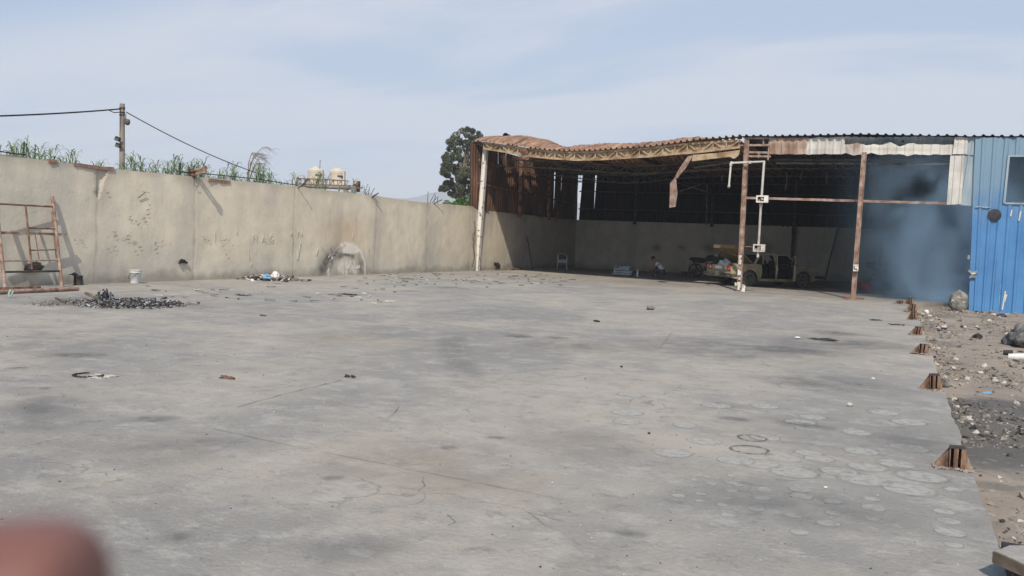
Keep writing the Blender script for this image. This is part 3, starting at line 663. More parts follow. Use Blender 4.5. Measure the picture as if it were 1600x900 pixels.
var = [reed_mesh(4.0, 11, m_leaf), reed_mesh(4.2, 12, m_leaf), reed_mesh(3.8, 13, m_leaf), reed_mesh(4.1, 14, m_leaf), reed_mesh(3.9, 15, m_leaf)]
# profile of the cane tops: pixel column -> pixel row of the tips
prof = [(-30, 220), (0, 222), (18, 212), (30, 222), (42, 214), (58, 222), (70, 232), (85, 245), (98, 222), (108, 245), (118, 262)]
prof2 = [(175, 262), (186, 250), (200, 248), (215, 236), (222, 232), (240, 248), (262, 250), (275, 242), (290, 248), (310, 246), (330, 250), (350, 262), (365, 250), (380, 262), (392, 252), (410, 255), (425, 268), (440, 264), (455, 266), (468, 268)]
lab = 'tall green cane growing in the row behind the left wall'
cnt = 0
def place_reed(u, vtop, dist):
    global cnt
    p = ondist(u, vtop, dist)
    while p.x > wx(p.y) - 1.3: dist += .5; p = ondist(u, vtop, dist)
    s_ = var[cnt % 5]
    o = s_ if cnt < 5 else s_.copy()
    if cnt >= 5: COL.objects.link(o)
    hh = p.z + .1; k_ = hh / 4.0
    o.location = (p.x, p.y, -.1); o.scale = (max(.8, k_), max(.8, k_), k_); o.rotation_euler = (0, 0, rnd.uniform(0, 6.28)); sec = ('canes at the far left of the wall', 'tall green cane behind the wall left of the utility pole') if u < 180 else ('canes between pole and metal stub', 'tall green cane behind the wall between the utility pole and the metal stub') if u < 300 else ('canes between metal stub and tanks', 'green cane behind the wall between the metal stub and the water tanks') if u < 475 else ('canes around the tanks', 'low green cane showing around the beige water tanks')
    tag(o, sec[1], 'cane', sec[0]); cnt += 1
for P_, n_ in ((prof, 40), (prof2, 84)):
    for i in range(n_):
        u = P_[0][0] + (P_[-1][0] - P_[0][0]) * (i + rnd.uniform(-.4, .4)) / (n_ - 1)
        place_reed(u, interp(P_, u) + rnd.choice((-2, 4, 8, 14, 20, 24)), rnd.uniform(24, 29) + max(0, (u - 150) * .03))
for u, v in [(130, 248), (157, 250), (170, 254), (500, 262), (505, 268), (512, 270), (536, 285), (545, 282), (553, 281), (560, 283), (570, 288), (478, 272), (486, 270)]:
    place_reed(u, v, rnd.uniform(40, 46) if u > 470 else rnd.uniform(26, 29))
b = MB(); base = ondist(392, 262, 36); base.z = -.1
tip = ondist(424, 233, 36)
for k_, (uu, vv, um, vm) in enumerate([(424, 233, 396, 245), (414, 243, 392, 254), (398, 240, 388, 256), (412, 250, 398, 258), (408, 262, 396, 264)]):
    e_ = ondist(uu, vv, 36); m_ = ondist(um, vm, 36); q0 = ondist(386 + k_, 280, 36)
    pts = [base, Vector((q0.x, q0.y, q0.z)), m_, (m_ + e_) / 2 + Vector((0, 0, .22)), e_]
    b.tube(pts, [.03, .024, .016, .010, .004], 5)
    for i in range(16):
        t = i / 15; p = m_.lerp(e_, t) + Vector((0, 0, .40 * t * (1 - t) * 2)); d = Vector((rnd.uniform(.1, .5), rnd.uniform(-.2, .2), rnd.uniform(-.28, .08))); b.tube([p, p + d * .55, p + d + Vector((0, 0, -.06))], [.008, .006, .002], 4)
tag(b.build('dry_reed', m_dry), 'leafless dry cane arching highest to the right beside the sloping cable', 'cane')

# eucalyptus
def leaves(mb, c, rad, n, size, m=0, sq=(1, 1, 1), seed=0, hang=.5):
    r_ = random.Random(seed)
    for _ in range(n):
        while True:
            p = Vector((r_.uniform(-1, 1), r_.uniform(-1, 1), r_.uniform(-1, 1)))
            if p.length < 1: break
        p = p * (p.length ** -.35 if p.length > .05 else 1)
        q = c + Vector((p.x * rad * sq[0], p.y * rad * sq[1], p.z * rad * sq[2]))
        rt = rotm(r_.uniform(0, 6.28), r_.uniform(-1, 1), r_.uniform(0, 6.28)); s_ = size * r_.uniform(.6, 1.4)
        mb.add([q + rt @ Vector((-s_, 0, 0)), q + rt @ Vector((0, -s_ * .4, 0)), q + rt @ Vector((s_, 0, -s_ * hang)), q + rt @ Vector((0, s_ * .4, 0))], [(0, 1, 2, 3)], m)
D_ = 75; bt = ondist(722, 330, D_)
tree = thing('eucalyptus_tree', 'tall dark green eucalyptus rising behind the wall beside the burnt shed', 'tree', (bt.x, bt.y, -.1))
def T(u, v, dd=0): return ondist(u, v, D_ + dd) - Vector((bt.x, bt.y, -.1))
b = MB()
tr_ = [Vector((0, 0, 0)), T(724, 340), T(722, 300), T(724, 270), T(728, 240), T(733, 218)]
b.tube(tr_, [.36, .30, .24, .17, .11, .05], 8)
limbs = [((722, 300), (706, 282), (694, 268)), ((722, 285), (705, 262), (700, 250)), ((724, 270), (712, 240), (712, 222)), ((726, 255), (742, 235), (748, 222)), ((723, 290), (738, 280), (748, 268)), ((728, 240), (722, 225), (722, 214)), ((722, 302), (704, 300), (692, 290)), ((724, 292), (716, 300), (712, 308))]
for i, (p, q, r2) in enumerate(limbs):
    dd = rnd.uniform(-1.2, 1.2); b.tube([T(*p), T(*q, dd * .6), T(*r2, dd)], [.11, .07, .03], 6)
b.build('trunk', m_bark, tree)
b = MB()
clumps = [(712, 216, 10), (735, 216, 10), (745, 212, 8), (748, 228, 9), (729, 209, 7), (706, 227, 8), (735, 232, 11), (715, 240, 8), (745, 245, 9), (700, 247, 9), (710, 252, 9), (726, 250, 9), (740, 258, 10), (694, 262, 8), (704, 265, 8), (718, 262, 9), (730, 270, 9), (746, 272, 9),
          (692, 275, 8), (699, 283, 6), (712, 275, 7), (727, 283, 9), (742, 288, 9), (691, 291, 6), (695, 296, 5), (706, 292, 5), (717, 292, 7), (711, 303, 7), (730, 298, 8), (745, 303, 9), (720, 308, 7), (752, 255, 8), (752, 238, 8)]
for i, (u, v, r_) in enumerate(clumps):
    c = T(u, v, rnd.uniform(-1.6, 1.6)); rr = r_ * D_ / 1400
    for j in range(6):
        cc = c + Vector((rnd.uniform(-1, 1), rnd.uniform(-1, 1), rnd.uniform(-1, 1))) * rr * .95
        leaves(b, cc, rr * rnd.uniform(.38, .72), 190, .075, seed=i * 7 + j, hang=1.0)
b.build('crown', m_euc, tree)
for (u, v, r_, lb) in [(728, 313, 14, 'bright green bush at the foot of the eucalyptus, left of the shed column'), (712, 317, 7, 'small pale green bush peeping over the wall left of the bigger bush')]:
    bb = ondist(u, v, 52); t = thing('bush', lb, 'bush', (bb.x, bb.y, -.1))
    b = MB()
    for j in range(9):
        c = Vector((rnd.uniform(-.5, .5), rnd.uniform(-.5, .5), bb.z + rnd.uniform(-.35, .12))); leaves(b, c, .28, 90, .10, seed=j + int(u), hang=.3)
    b.build('foliage', m_bush, t); b = MB()
    for j in range(5): b.tube([(0, 0, 0), (rnd.uniform(-.2, .2), rnd.uniform(-.2, .2), bb.z * .6), (rnd.uniform(-.5, .5), rnd.uniform(-.5, .5), bb.z)], [.05, .04, .01], 5)
    b.build('stem', m_bark, t)
# ================================================================== BURNT SHED
YF = [(-18, 36.9), (-17.4, 36.7), (-5.0, 32.2), (-1.18, 31.1), (2.1, 31.0), (20, 31.0)]
def yf(x): return interp(YF, x)
def onfront(u, v, off=0.0):
    y = 32
    for _ in range(25): p = ony(u, v, y); y = .5 * y + .5 * (yf(p.x) + off)
    return ony(u, v, y)
XE = 14.0; YB = 49.3
shed = thing('burnt_shed', 'long fire-damaged open shed of rusty and blue corrugated sheet at the right', 'shed', (0, 36, 0))
def part(b, name, m, par=None): return b.build(name, m, par or shed, world=(par is None))
def sheet(b, c, pitch=.27, amp=.028, m=0, nv=3, ph=0.0, jag=0.0, warp=.0, seed=0):
    """corrugated sheet between corners TL, TR, BR, BL"""
    TL, TR, BR, BL = [Vector(q) for q in c]; W = ((TR - TL).length + (BR - BL).length) / 2
    nrm = (TR - TL).cross(BL - TL).normalized(); nb = max(1, round(W / pitch))
    us = [0.0]; ds = [0.0]
    for i in range(nb):
        for f, d in ((.55, 0), (.66, 1), (.86, 1), (.97, 0)): us.append((i + f) / nb); ds.append(d)
    us.append(1.0); ds.append(0.0)
    n_ = len(us); vs = []
    for j in range(nv + 1):
        t = j / nv
        for u, d in zip(us, ds):
            T_ = TL.lerp(TR, u); B_ = BL.lerp(BR, u); p = T_.lerp(B_, t)
            if jag:
                k_ = noise.noise(Vector((u * W * 3.1, seed, 1))) * jag
                if j == 0: p = p + (T_ - B_).normalized() * k_
                if j == nv: p = p + (B_ - T_).normalized() * noise.noise(Vector((u * W * 3.7, seed, 8))) * jag
            p = p + nrm * (-d * amp + warp * noise.noise(Vector((u * W * .6, t * 2, seed + 3))))
            vs.append(p)
    b.add(vs, [(j * n_ + i, j * n_ + i + 1, (j + 1) * n_ + i + 1, (j + 1) * n_ + i) for j in range(nv) for i in range(n_ - 1)], m)
# --- concrete back wall
b = MB()
def bwf(a, c_):
    x = -17.2 + 31.2 * a; z = -.1 + 2.86 * c_
    return Vector((x, YB + .02 * noise.noise(Vector((x * .5, z, 2))) - .03 * math.exp(-((x + 13.6) / .05) ** 2), z))
b.grid(bwf, 300, 30); b.box(((XE - 17.3) / 2 + .0, YB + .12, 1.33), (XE + 17.3, .14, 2.84))
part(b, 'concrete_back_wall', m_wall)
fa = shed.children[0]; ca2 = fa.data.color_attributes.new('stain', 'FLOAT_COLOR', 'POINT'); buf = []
for v in fa.data.vertices:
    x, y, z = v.co; n2 = noise.noise(Vector((x * 2, z * 2, 4)))
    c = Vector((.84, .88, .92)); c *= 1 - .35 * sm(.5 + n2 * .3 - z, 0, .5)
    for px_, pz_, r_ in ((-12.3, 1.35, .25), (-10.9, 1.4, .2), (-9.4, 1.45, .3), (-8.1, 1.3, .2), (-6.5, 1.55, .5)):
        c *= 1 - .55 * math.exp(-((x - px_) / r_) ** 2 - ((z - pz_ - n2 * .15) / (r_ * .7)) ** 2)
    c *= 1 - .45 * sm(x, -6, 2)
    buf += [*c, 1]
ca2.data.foreach_set('color', buf)
# --- posts on the front
def frontpost(base, top, w_, m, name='post', d_=None):
    b = MB(); a_, t_ = Vector(base), Vector(top); d_ = d_ or w_
    b.bar(a_, t_, w_ * .72, d_ * .5); b.bar(a_ + Vector((-w_ * .42, 0, 0)), t_ + Vector((-w_ * .42, 0, 0)), w_ * .14, d_); b.bar(a_ + Vector((w_ * .42, 0, 0)), t_ + Vector((w_ * .42, 0, 0)), w_ * .14, d_)
    return part(b, name, m)
cb = gr(745, 423); ctop = onfront(753.5, 224); ctop.y = cb.y; ctop.z = 5.72
frontpost((cb.x, cb.y, 0), ctop, .19, m_white, 'corner_post', .22)
p1b = gr(1155, 455); p1t = onfront(1167.5, 215)
frontpost(p1b, p1t, .165, m_rustlight, 'post'); pp = MB(); 
for i in range(12): pp.box(p1b.lerp(p1t, rnd.uniform(.02, .28)) + Vector((rnd.uniform(-.03, .03), -.095, 0)), (.06, .012, rnd.uniform(.05, .2)), jit=.015)
pp.box(p1b + Vector((.13, -.02, .12)), (.10, .12, .26), rotm(0, .1, .3), jit=.03); pp.box(p1b + Vector((-.12, 0, .22)), (.08, .1, .12), jit=.03)
part(pp, 'post_plaster', m_cream)
p2b = gr(1333, 468); p2t = onfront(1350.5, 238)
frontpost(p2b, p2t, .15, m_rustlight, 'post')
pp = MB(); pp.box(p2b + Vector((0, 0, .03)), (.5, .34, .05), jit=.02); pp.box(p2b + Vector((-.2, -.1, .08)), (.22, .1, .06), rotm(0, .1, .3), jit=.02); pp.box(p2b + Vector((.24, -.05, .05)), (.2, .06, .05), rotm(0, 0, .2)); part(pp, 'base_plate', m_rust)
# inner posts
b = MB()
for u in (812, 857):
    b = MB(); p = onwall(u, 338, .15); b.bar((p.x, p.y, 2.6), (p.x, p.y, 5.5), .16, .16); part(b, 'inner_post', m_rust)
b = MB()
for x in (-13.6, -9.3, -5.0, -.7, 3.6, 8): b = MB(); b.bar((x, YB - .14, 0) if x > -6 else (x, YB - .14, 2.6), (x, YB - .14, 5.3), .16, .16); part(b, 'inner_post', m_soot)
# --- left side cladding
b = MB(); y = 36.3; i = 0
while y < 49.0:
    wd = .88; y2 = y + wd
    g1 = rnd.choice((0, .0, .02, .05, .07)); g2 = rnd.choice((0, 0, .015, .03))
    xo = -.06 + rnd.uniform(-.03, .03)
    zt = 5.72 - .022 * (y - 36.3)
    if i == 0: xo -= .0
    sheet(b, [(wx(y) + xo - (.12 if i == 0 else 0), y + g1 - .02, zt), (wx(y2) + xo, y2 - g2, zt - .02), (wx(y2) + xo + .02, y2 + .02, 2.70), (wx(y) + xo, y - .02, 2.70)], .22, .03, 0, 5, warp=.05, seed=i)
    y = y2; i += 1
part(b, 'side_cladding', m_charrust)
b = MB()
for dz in (3.55, 4.6): b.bar((wx(36.8) + .06, 36.8, dz + .42), (wx(49) + .06, 49, dz + .1), .05, .08)
part(b, 'girt', m_rust)
# --- back cladding
b = MB(); x = -17.0; i = 0
while x < XE:
    x2 = x + .9; gl = gr_ = 0
    if i == 0: gl = .14
    if i == 1: gl = .10
    if rnd.random() < .12: gr_ = .015
    sheet(b, [(x + gl, YB + .04, 5.75), (x2 - gr_, YB + .05, 5.75), (x2 + .02, YB + .04, 2.70), (x - .02 + (.03 if i == 0 else 0), YB + .05, 2.70 if i != 1 else 2.7)], .22, .03, 0, 4, warp=.03, seed=i + 40)
    x = x2; i += 1
part(b, 'back_cladding', m_char)
b = MB()
for dz in (3.4, 4.4): b.bar((-17, YB - .05, dz), (XE, YB - .05, dz), .06, .06)
part(b, 'girt', m_soot)
# --- right end cladding, out of the frame
b = MB(); sheet(b, [(XE, 31, 5.4), (XE, YB, 5.4), (XE, YB, -.2), (XE, 31, -.2)], .27, .03); part(b, 'end_cladding', m_char)

# --- roof
top_pts = [(752, 221.5), (795, 226.5), (828, 231.5), (860, 235.5), (900, 236.5), (930, 236), (980, 232), (1020, 229.5), (1060, 223.5), (1100, 218.5), (1168, 213), (1200, 213.6), (1260, 212.3), (1320, 211.2), (1400, 211.8), (1480, 213), (1530, 213.4), (1600, 213.4)]
ZF = []
for u, v in top_pts:
    p = onfront(u, v); ZF.append((p.x, p.z))
ZF = [(-18.2, ZF[0][1])] + ZF + [(XE + .2, ZF[-1][1])]
sil = [(752, 220), (770, 217.5), (800, 214.5), (820, 214.5), (840, 217), (860, 222), (878, 230), (890, 234), (905, 233.5), (925, 229.5), (956, 227.5), (985, 227.5), (1010, 227.5), (1035, 226), (1060, 223), (1100, 218)]
DD = 2.6; HS = []
for u, v in sil:
    y = 36
    for _ in range(25): p = ony(u, v, y); y = .5 * y + .5 * (yf(p.x) + DD)
    HS.append((p.x, p.z))
HS = [(-18.2, HS[0][1])] + HS
xlast = HS[-1][0]
holes = [(-17.05, 40.3, .3, .55), (-17.1, 41.7, .2, .4), (-5.72, 33.75, .5, .55), (-17.1, 38.6, .22, .35)]
b = MB(); xs = []; x = -17.95; k = 0
pr = [(0, 0), (.13, 0), (.155, .045), (.20, .045)]
while x < XE: 
    for dx, dz in pr: xs.append((x + dx, dz))
    x += .25
rows = [0, .35, .8, 1.3, 1.9, 2.6, 3.2, 3.9, 4.6, 5.2, 6, 7, 8, 9, 10, 11, 12.6, 14.5, 16.5, 18.6]
vs = []
for d in rows:
    for x, dz in xs:
        zf_ = interp(ZF, x); z = zf_
        if x < xlast + 1.0:
            hgt = max(0, interp(HS, x) - zf_); fade = max(0, min(1, (xlast + 1.0 - x)))
            z = zf_ + hgt * (math.sin(math.pi * min(1, d / (2 * DD))) ** 1.0) * fade
            z += (.05 * noise.noise(Vector((x * 1.5, d, 2))) - .07 * abs(noise.noise(Vector((x * .8 + d * .9, d * .3, 6)))) + .02 * (int((x + 30) / .8) % 2)) * min(1, d * 1.5)
        if d > 5.2: z = z * 1 + (5.35 - z) * min(1, (d - 5.2) / 4)
        y = min(yf(x) - .16 + d + (.05 * noise.noise(Vector((x * 2.2, 0, 1))) if d == 0 else 0), YB + .15)
        jg = .022 * noise.noise(Vector((x * 1.9, 0, 6))) if (d < .3 and x > -5) else 0
        vs.append(Vector((x, y, z + dz * (1.5 if x < -5 else 1) + jg)))
n_ = len(xs); o = len(b.v); b.v += vs
for j in range(len(rows) - 1):
    for i in range(n_ - 1):
        q = [o + j * n_ + i, o + j * n_ + i + 1, o + (j + 1) * n_ + i + 1, o + (j + 1) * n_ + i]
        c = (b.v[q[0]] + b.v[q[2]]) / 2
        if any(abs(c.x - hx) < hw and abs(c.y - hy) < hh for hx, hy, hw, hh in holes): continue
        b.f.append(q); b.m.append(0 if c.x < -5.2 + .8 * noise.noise(Vector((c.x, c.y, 0))) else 1); b.sm.append(False)
part(b, 'roof', [m_roofrust, m_roofgrey])
# --- front truss, sagging
tc_ = [(756, 222.5), (794, 228), (828, 233), (860, 237), (900, 238), (930, 237.5), (980, 234), (1020, 231), (1060, 226), (1100, 223), (1130, 221), (1156, 220)]
bc_ = [(756, 232), (790, 237.5), (828, 244), (860, 247.5), (900, 250), (940, 249), (980, 246.5), (1020, 244), (1060, 240), (1080, 239), (1120, 234.5), (1156, 230)]
TP = [onfront(u, v) for u, v in tc_]; BP = [onfront(u, v, -.02) for u, v in bc_]
def chain(P, t):
    L = [0]
    for a_, c_ in zip(P, P[1:]): L.append(L[-1] + (c_ - a_).length)
    s_ = t * L[-1]
    for i in range(len(P) - 1):
        if s_ <= L[i + 1]: return P[i].lerp(P[i + 1], (s_ - L[i]) / (L[i + 1] - L[i]))
    return P[-1].copy()
tr = MB(); nn = 24
for P in (TP, BP):
    for i in range(48): tr.bar(chain(P, i / 48), chain(P, (i + 1) / 48) + (chain(P, (i + 1) / 48) - chain(P, i / 48)) * .02, .07, .075)
for i in range(nn):
    a_, c_ = chain(BP, i / nn), chain(TP, (i + 1) / nn); a2, c2 = chain(TP, i / nn), chain(BP, (i + 1) / nn)
    if i % 2: tr.bar(a_ + Vector((0, -.02, 0)), c_ + Vector((0, -.02, 0)), .035)
    else: tr.bar(a2 + Vector((0, -.02, 0)), c2 + Vector((0, -.02, 0)), .035)
    tr.bar(chain(TP, i / nn), chain(BP, i / nn), .03)
part(tr, 'front_truss', m_ochre)
b = MB()
for i in range(30):
    t0, t1 = i / 30, (i + 1) / 30
    o_ = Vector((0, .06, 0)); sheet(b, [chain(TP, t0) + o_, chain(TP, t1) + o_, chain(BP, t1) + o_, chain(BP, t0) + o_], .2, .015, nv=1)
part(b, 'fascia_backing', m_ochre)
def poly3(b, pts, off, th, m=0, fn=None):
    P = [onfront(u, v, off) for u, v in pts]; n__ = len(P); d = Vector((0, th, 0)); P2 = [p + d for p in P]
    b.add(P + P2, [list(range(n__)), list(range(n__, 2 * n__))[::-1]] + [(i, n__ + i, n__ + (i + 1) % n__, (i + 1) % n__) for i in range(n__)], m)
b = MB(); poly3(b, [(1082, 242), (1120, 239), (1156, 234.5), (1154.5, 242), (1150, 246.5), (1146, 248), (1140, 245), (1110, 248.5), (1081, 252)], -.10, .03); part(b, 'curled_fascia', m_ochre)
b = MB(); poly3(b, [(814, 243), (828, 245.5), (826, 249.5), (821, 250.5), (817, 248)], -.10, .02); poly3(b, [(811, 233), (822, 231), (826, 240), (815, 241)], -.12, .02); part(b, 'torn_gusset', m_rust)
# --- short frame beside the first post
b = MB()
for v0, v1 in ((216, 216), (226.8, 226.8), (237.8, 238.6), (244, 244.5)): b.bar(onfront(1169, v0, .02), onfront(1204, v1, .02), .05, .07)
b.bar(onfront(1193, 216, .02), onfront(1193, 226, .02), .05); b.bar(onfront(1186, 238, .0), onfront(1185, 247, .0), .04); b.bar(onfront(1203, 214, .02), onfront(1200, 250, .02), .05); b.bar(onfront(1157, 227, .0), onfront(1169, 227, .0), .04, .06)
part(b, 'rail_frame', m_rustlight)
# --- fascia
def fq(b, tl, tr_, br, bl, off=0, **k): sheet(b, [onfront(*tl, off), onfront(*tr_, off), onfront(*br, off), onfront(*bl, off)], **k)
b = MB(); fq(b, (1203, 215.5), (1262, 215.5), (1260, 241), (1203, 241), pitch=.26, amp=.02, jag=.03, warp=.03, seed=3); part(b, 'fascia_panel', m_creamrust)
b = MB(); fq(b, (1258, 216), (1321, 214), (1318, 241), (1258, 241), off=.01, pitch=.26, amp=.02, jag=.03, warp=.03, seed=4); part(b, 'fascia_panel', m_cream)
b = MB(); fq(b, (1315, 225), (1489, 226), (1487, 242), (1314, 241), off=-.02, pitch=.26, amp=.02, jag=.09, warp=.05, seed=5); part(b, 'fascia_panel', m_cream)
b = MB()
TLc, TRc = onfront(1321, 213, -.12), onfront(1492, 214.5, -.12); BRc, BLc = onfront(1489, 226, .42), onfront(1315, 225, .42)
sheet(b, [TLc, TRc, BRc, BLc], pitch=.26, amp=.02, warp=.03, seed=6); part(b, 'folded_flashing', m_greyblue)
b = MB(); fq(b, (1492, 214.5), (1513, 215), (1511, 241), (1488, 241), off=-.03, pitch=.24, amp=.02, jag=.03, warp=.04, seed=7)
fq(b, (1485, 243), (1508, 243), (1502, 319), (1479, 320), off=-.06, pitch=.24, amp=.03, jag=.05, warp=.06, seed=8); part(b, 'scorched_panel', m_cream)
b = MB(); fq(b, (1506, 243), (1528, 243), (1524, 322), (1490, 320), off=.03, pitch=.24, amp=.03, warp=.04, seed=9); fq(b, (1511, 214.5), (1540, 214.5), (1536, 243), (1508, 242), off=.0, pitch=.24, amp=.02, warp=.03, seed=10); part(b, 'grey_blue_panel', m_greyblue)
# --- blue cladding with a window opening: local rows and columns
b = MB()
bx0 = gr(1512, 484, -.12).x; ybl = 30.92; ztop = ony(1550, 215, ybl).z; zw1 = ony(1585, 244, ybl).z; zw0 = ony(1585, 318, ybl).z
xw0 = ony(1572.5, 280, ybl).x; xw1 = xw0 + 3.0; zb = -.22
xtl = ony(1527, 214, ybl).x
def S(x0t, x1t, x0b, x1b, z1, z0, sd, ww=.02): sheet(b, [(x0t, ybl, z1), (x1t, ybl, z1), (x1b, ybl, z0), (x0b, ybl, z0)], .30, .035, 0, 4, warp=ww, seed=sd)
S(xtl - .05, xw0, bx0, xw0 - .12, ztop, zb, 20, .05)
S(xw0, xw1, xw0, xw1, ztop, zw1, 21, 0); S(xw0 - .10, xw1, xw0 - .12, xw1, zw0, zb, 22, .05); S(xw1, XE, xw1, XE, ztop, zb, 23)
bc = part(b, 'blue_cladding', m_blue)
b = MB(); e = .07
b.bar((xw0 - .02, ybl - .03, zw0), (xw0 + .02, ybl - .03, zw1), .06); b.bar((xw0, ybl - .03, zw1), (xw1, ybl - .03, zw1), .05); b.bar((xw0, ybl - .03, zw0), (xw1, ybl - .03, zw0), .05)
part(b, 'window_frame', m_greyblue)
b = MB(); c = ony(1554, 336, ybl - .05); b.lathe([(.0, -.01), (.17, -.01), (.185, 0), (.17, .02), (0, .02)], (c.x, c.y, c.z), 24, axis='Y'); part(b, 'hole_disc', m_iron)  # dark disc put in for the dark of a round hole
b = MB(); c = ony(1518, 428, ybl - .06)
for i in range(7): b.box(c + Vector((rnd.uniform(-.08, .1), rnd.uniform(-.02, .02), rnd.uniform(-.1, .1))), (.12, .03, .06), rotm(0, rnd.uniform(-.6, .6), 0), jit=.01)
part(b, 'latch', m_chrome); b = MB(); b.box(ony(1513.5, 402, ybl - .05), (.06, .06, .12)); part(b, 'hinge', m_chrome)
b = MB()
for u0, v0, u1, v1 in ((1571, 455, 1566, 484), (1573, 460, 1569, 472), (1524, 323, 1548, 324), (1595, 330, 1592, 345), (1581, 328, 1579, 338)):
    b.bar(ony(u0, v0, ybl - .045), ony(u1, v1, ybl - .045), .04, .012)
part(b, 'paint_scrape', m_scratch)
# --- long red rail, conduits, boxes
b = MB(); b.bar(onfront(1163, 309, .0), onfront(1484, 318, .0), .06, .08); part(b, 'red_rail', m_rustlight)
b = MB(); b.bar(onfront(1163, 385, .0), onfront(1180, 386, 0), .03, .03); part(b, 'small_rail', m_rust)
def pipe(pts, r_, m, off=-.2, name='pipe'):
    b = MB(); P = [onfront(u, v, off) for u, v in pts]; b.tube(P, r_, 8)
    for p in P[1:-1]: b.lathe([(r_ * 1.5, -r_ * 1.3), (r_ * 1.5, r_ * 1.3)], p, 10)
    return part(b, name, m)
pipe([(1194, 252), (1189, 320), (1184, 402)], .042, m_cream); pipe([(1195, 252.5), (1172, 253.5), (1143, 254.5), (1142, 257), (1139, 291)], .035, m_cream)
b = MB(); c = onfront(1139, 291, -.2); b.lathe([(0, -.07), (.05, -.06), (.06, 0), (.045, .06), (0, .07)], c, 12); part(b, 'lamp_socket', m_chrome)
def frame_box(u0, v0, u1, v1, m, off=-.28):
    b = MB(); a_, c_ = onfront(u0, v1, off), onfront(u1, v0, off); cx_ = (a_ + c_) / 2; W, H_ = c_.x - a_.x, c_.z - a_.z; t_ = .045
    b.box(cx_ + Vector((0, 0, H_ / 2 - t_ / 2)), (W, .12, t_)); b.box(cx_ - Vector((0, 0, H_ / 2 - t_ / 2)), (W, .12, t_)); b.box(cx_ - Vector((W / 2 - t_ / 2, 0, 0)), (t_, .12, H_ - .1)); b.box(cx_ + Vector((W / 2 - .07, 0, 0)), (.14, .12, H_ - .1))
    b.box(cx_ + Vector((0, .07, 0)), (W * .9, .02, H_ * .9), m=1)
    for i in range(5): b.box(cx_ + Vector((rnd.uniform(-.3, .3) * W, 0, rnd.uniform(-.3, .3) * H_)), (.05, .05, .04), m=0, jit=.01)
    return part(b, 'junction_box', [m, m_soot])
frame_box(1182, 305.5, 1200.5, 316.5, m_white); frame_box(1177, 382, 1195.5, 393, m_cream, -.24); frame_box(1333, 413.5, 1341.5, 423.5, m_white, -.16)
# --- trusses and purlins inside under the roof
def lattice(y, x0, x1, zfn, h_, m, n_, w_=.05):
    b = MB(); P = lambda i, dz: Vector((x0 + (x1 - x0) * i / n_, y, zfn(x0 + (x1 - x0) * i / n_) + dz))
    for i in range(n_):
        b.bar(P(i, 0), P(i + 1, 0), w_); b.bar(P(i, -h_), P(i + 1, -h_), w_); b.bar(P(i, 0 if i % 2 else -h_), P(i + 1, -h_ if i % 2 else 0), w_ * .5); b.bar(P(i, 0), P(i, -h_), w_ * .5)
    return part(b, 'inner_truss', m)
sag = lambda x: 5.15 - .38 * math.exp(-((x + 12.2) / 2.6) ** 2)
lattice(37.6, -16.5, XE, lambda x: 5.1 - .25 * math.exp(-((x + 10.5) / 3) ** 2), .32, m_sootlt, 70, .06)
lattice(42.0, -16.9, XE, sag, .35, m_sootlt, 60)
lattice(46.0, -16.9, XE, lambda x: 5.1, .38, m_soot, 60)
b = MB()
for x in (-15, -12.5, -10, -7.5, -5, -2.5, 0, 2.5, 5, 7.5, 10):
    z1 = interp(ZF, x) - .12; b.bar((x, yf(x) + .2, z1), (x, YB, 5.2), .06, .12)
part(b, 'purlin', m_soot)
b = MB(); b.bar(onfront(1212, 255, .5), onfront(1484, 256.5, .5), .045, .07); b.bar(onfront(1206, 249.5, 1.2), onfront(1484, 250, 1.2), .04, .06); b.bar(onfront(1085, 262, .4), onfront(1140, 254, .4), .04, .05); part(b, 'tie_bar', m_sootlt)
b = MB()
for (u, v, u2, v2, d) in ((1062, 299, 1096, 288, 8), (1105, 288, 1104, 352, 9), (1253, 271, 1251, 281, 5), (1230, 268, 1229, 290, 6), (1292, 268, 1292, 288, 6), (1228, 290, 1228, 296, 3), (1040, 280, 1105, 300, 10), (1350, 345, 1352, 258, 6)):
    b = MB(); b.tube([onfront(u, v, d), onfront(u2, v2, d)], .035, 5); part(b, 'dangling_rod', m_sootlt)
# things hanging from the shed
b = MB(); poly3(b, [(1075, 244), (1083, 243), (1072, 262), (1058.5, 278), (1052, 281), (1062, 262)], -.12, .02); poly3(b, [(1047, 286), (1056, 276), (1058.5, 302), (1055.5, 323), (1046, 324.5)], -.16, .03)
tag(b.build('torn_sheet', m_rustlight), 'bent rusty metal strip dangling from the sagging front truss', 'metal strip')
p = onfront(795, 211, 2.7); b = MB()
b.grid(lambda a_, c_: Vector((p.x + (a_ - .5) * .5, p.y + (c_ - .5) * .5, p.z - .12 + .2 * math.sin(math.pi * min(1, a_ * 1.35)) ** .6 * (1 - .3 * c_))), 8, 5); b.box((p.x, p.y, p.z - .13), (.46, .44, .1), jit=.03)
tag(b.build('scrap_hood', m_iron), 'bent black scrap lying on top of the rusty roof hump', 'scrap')

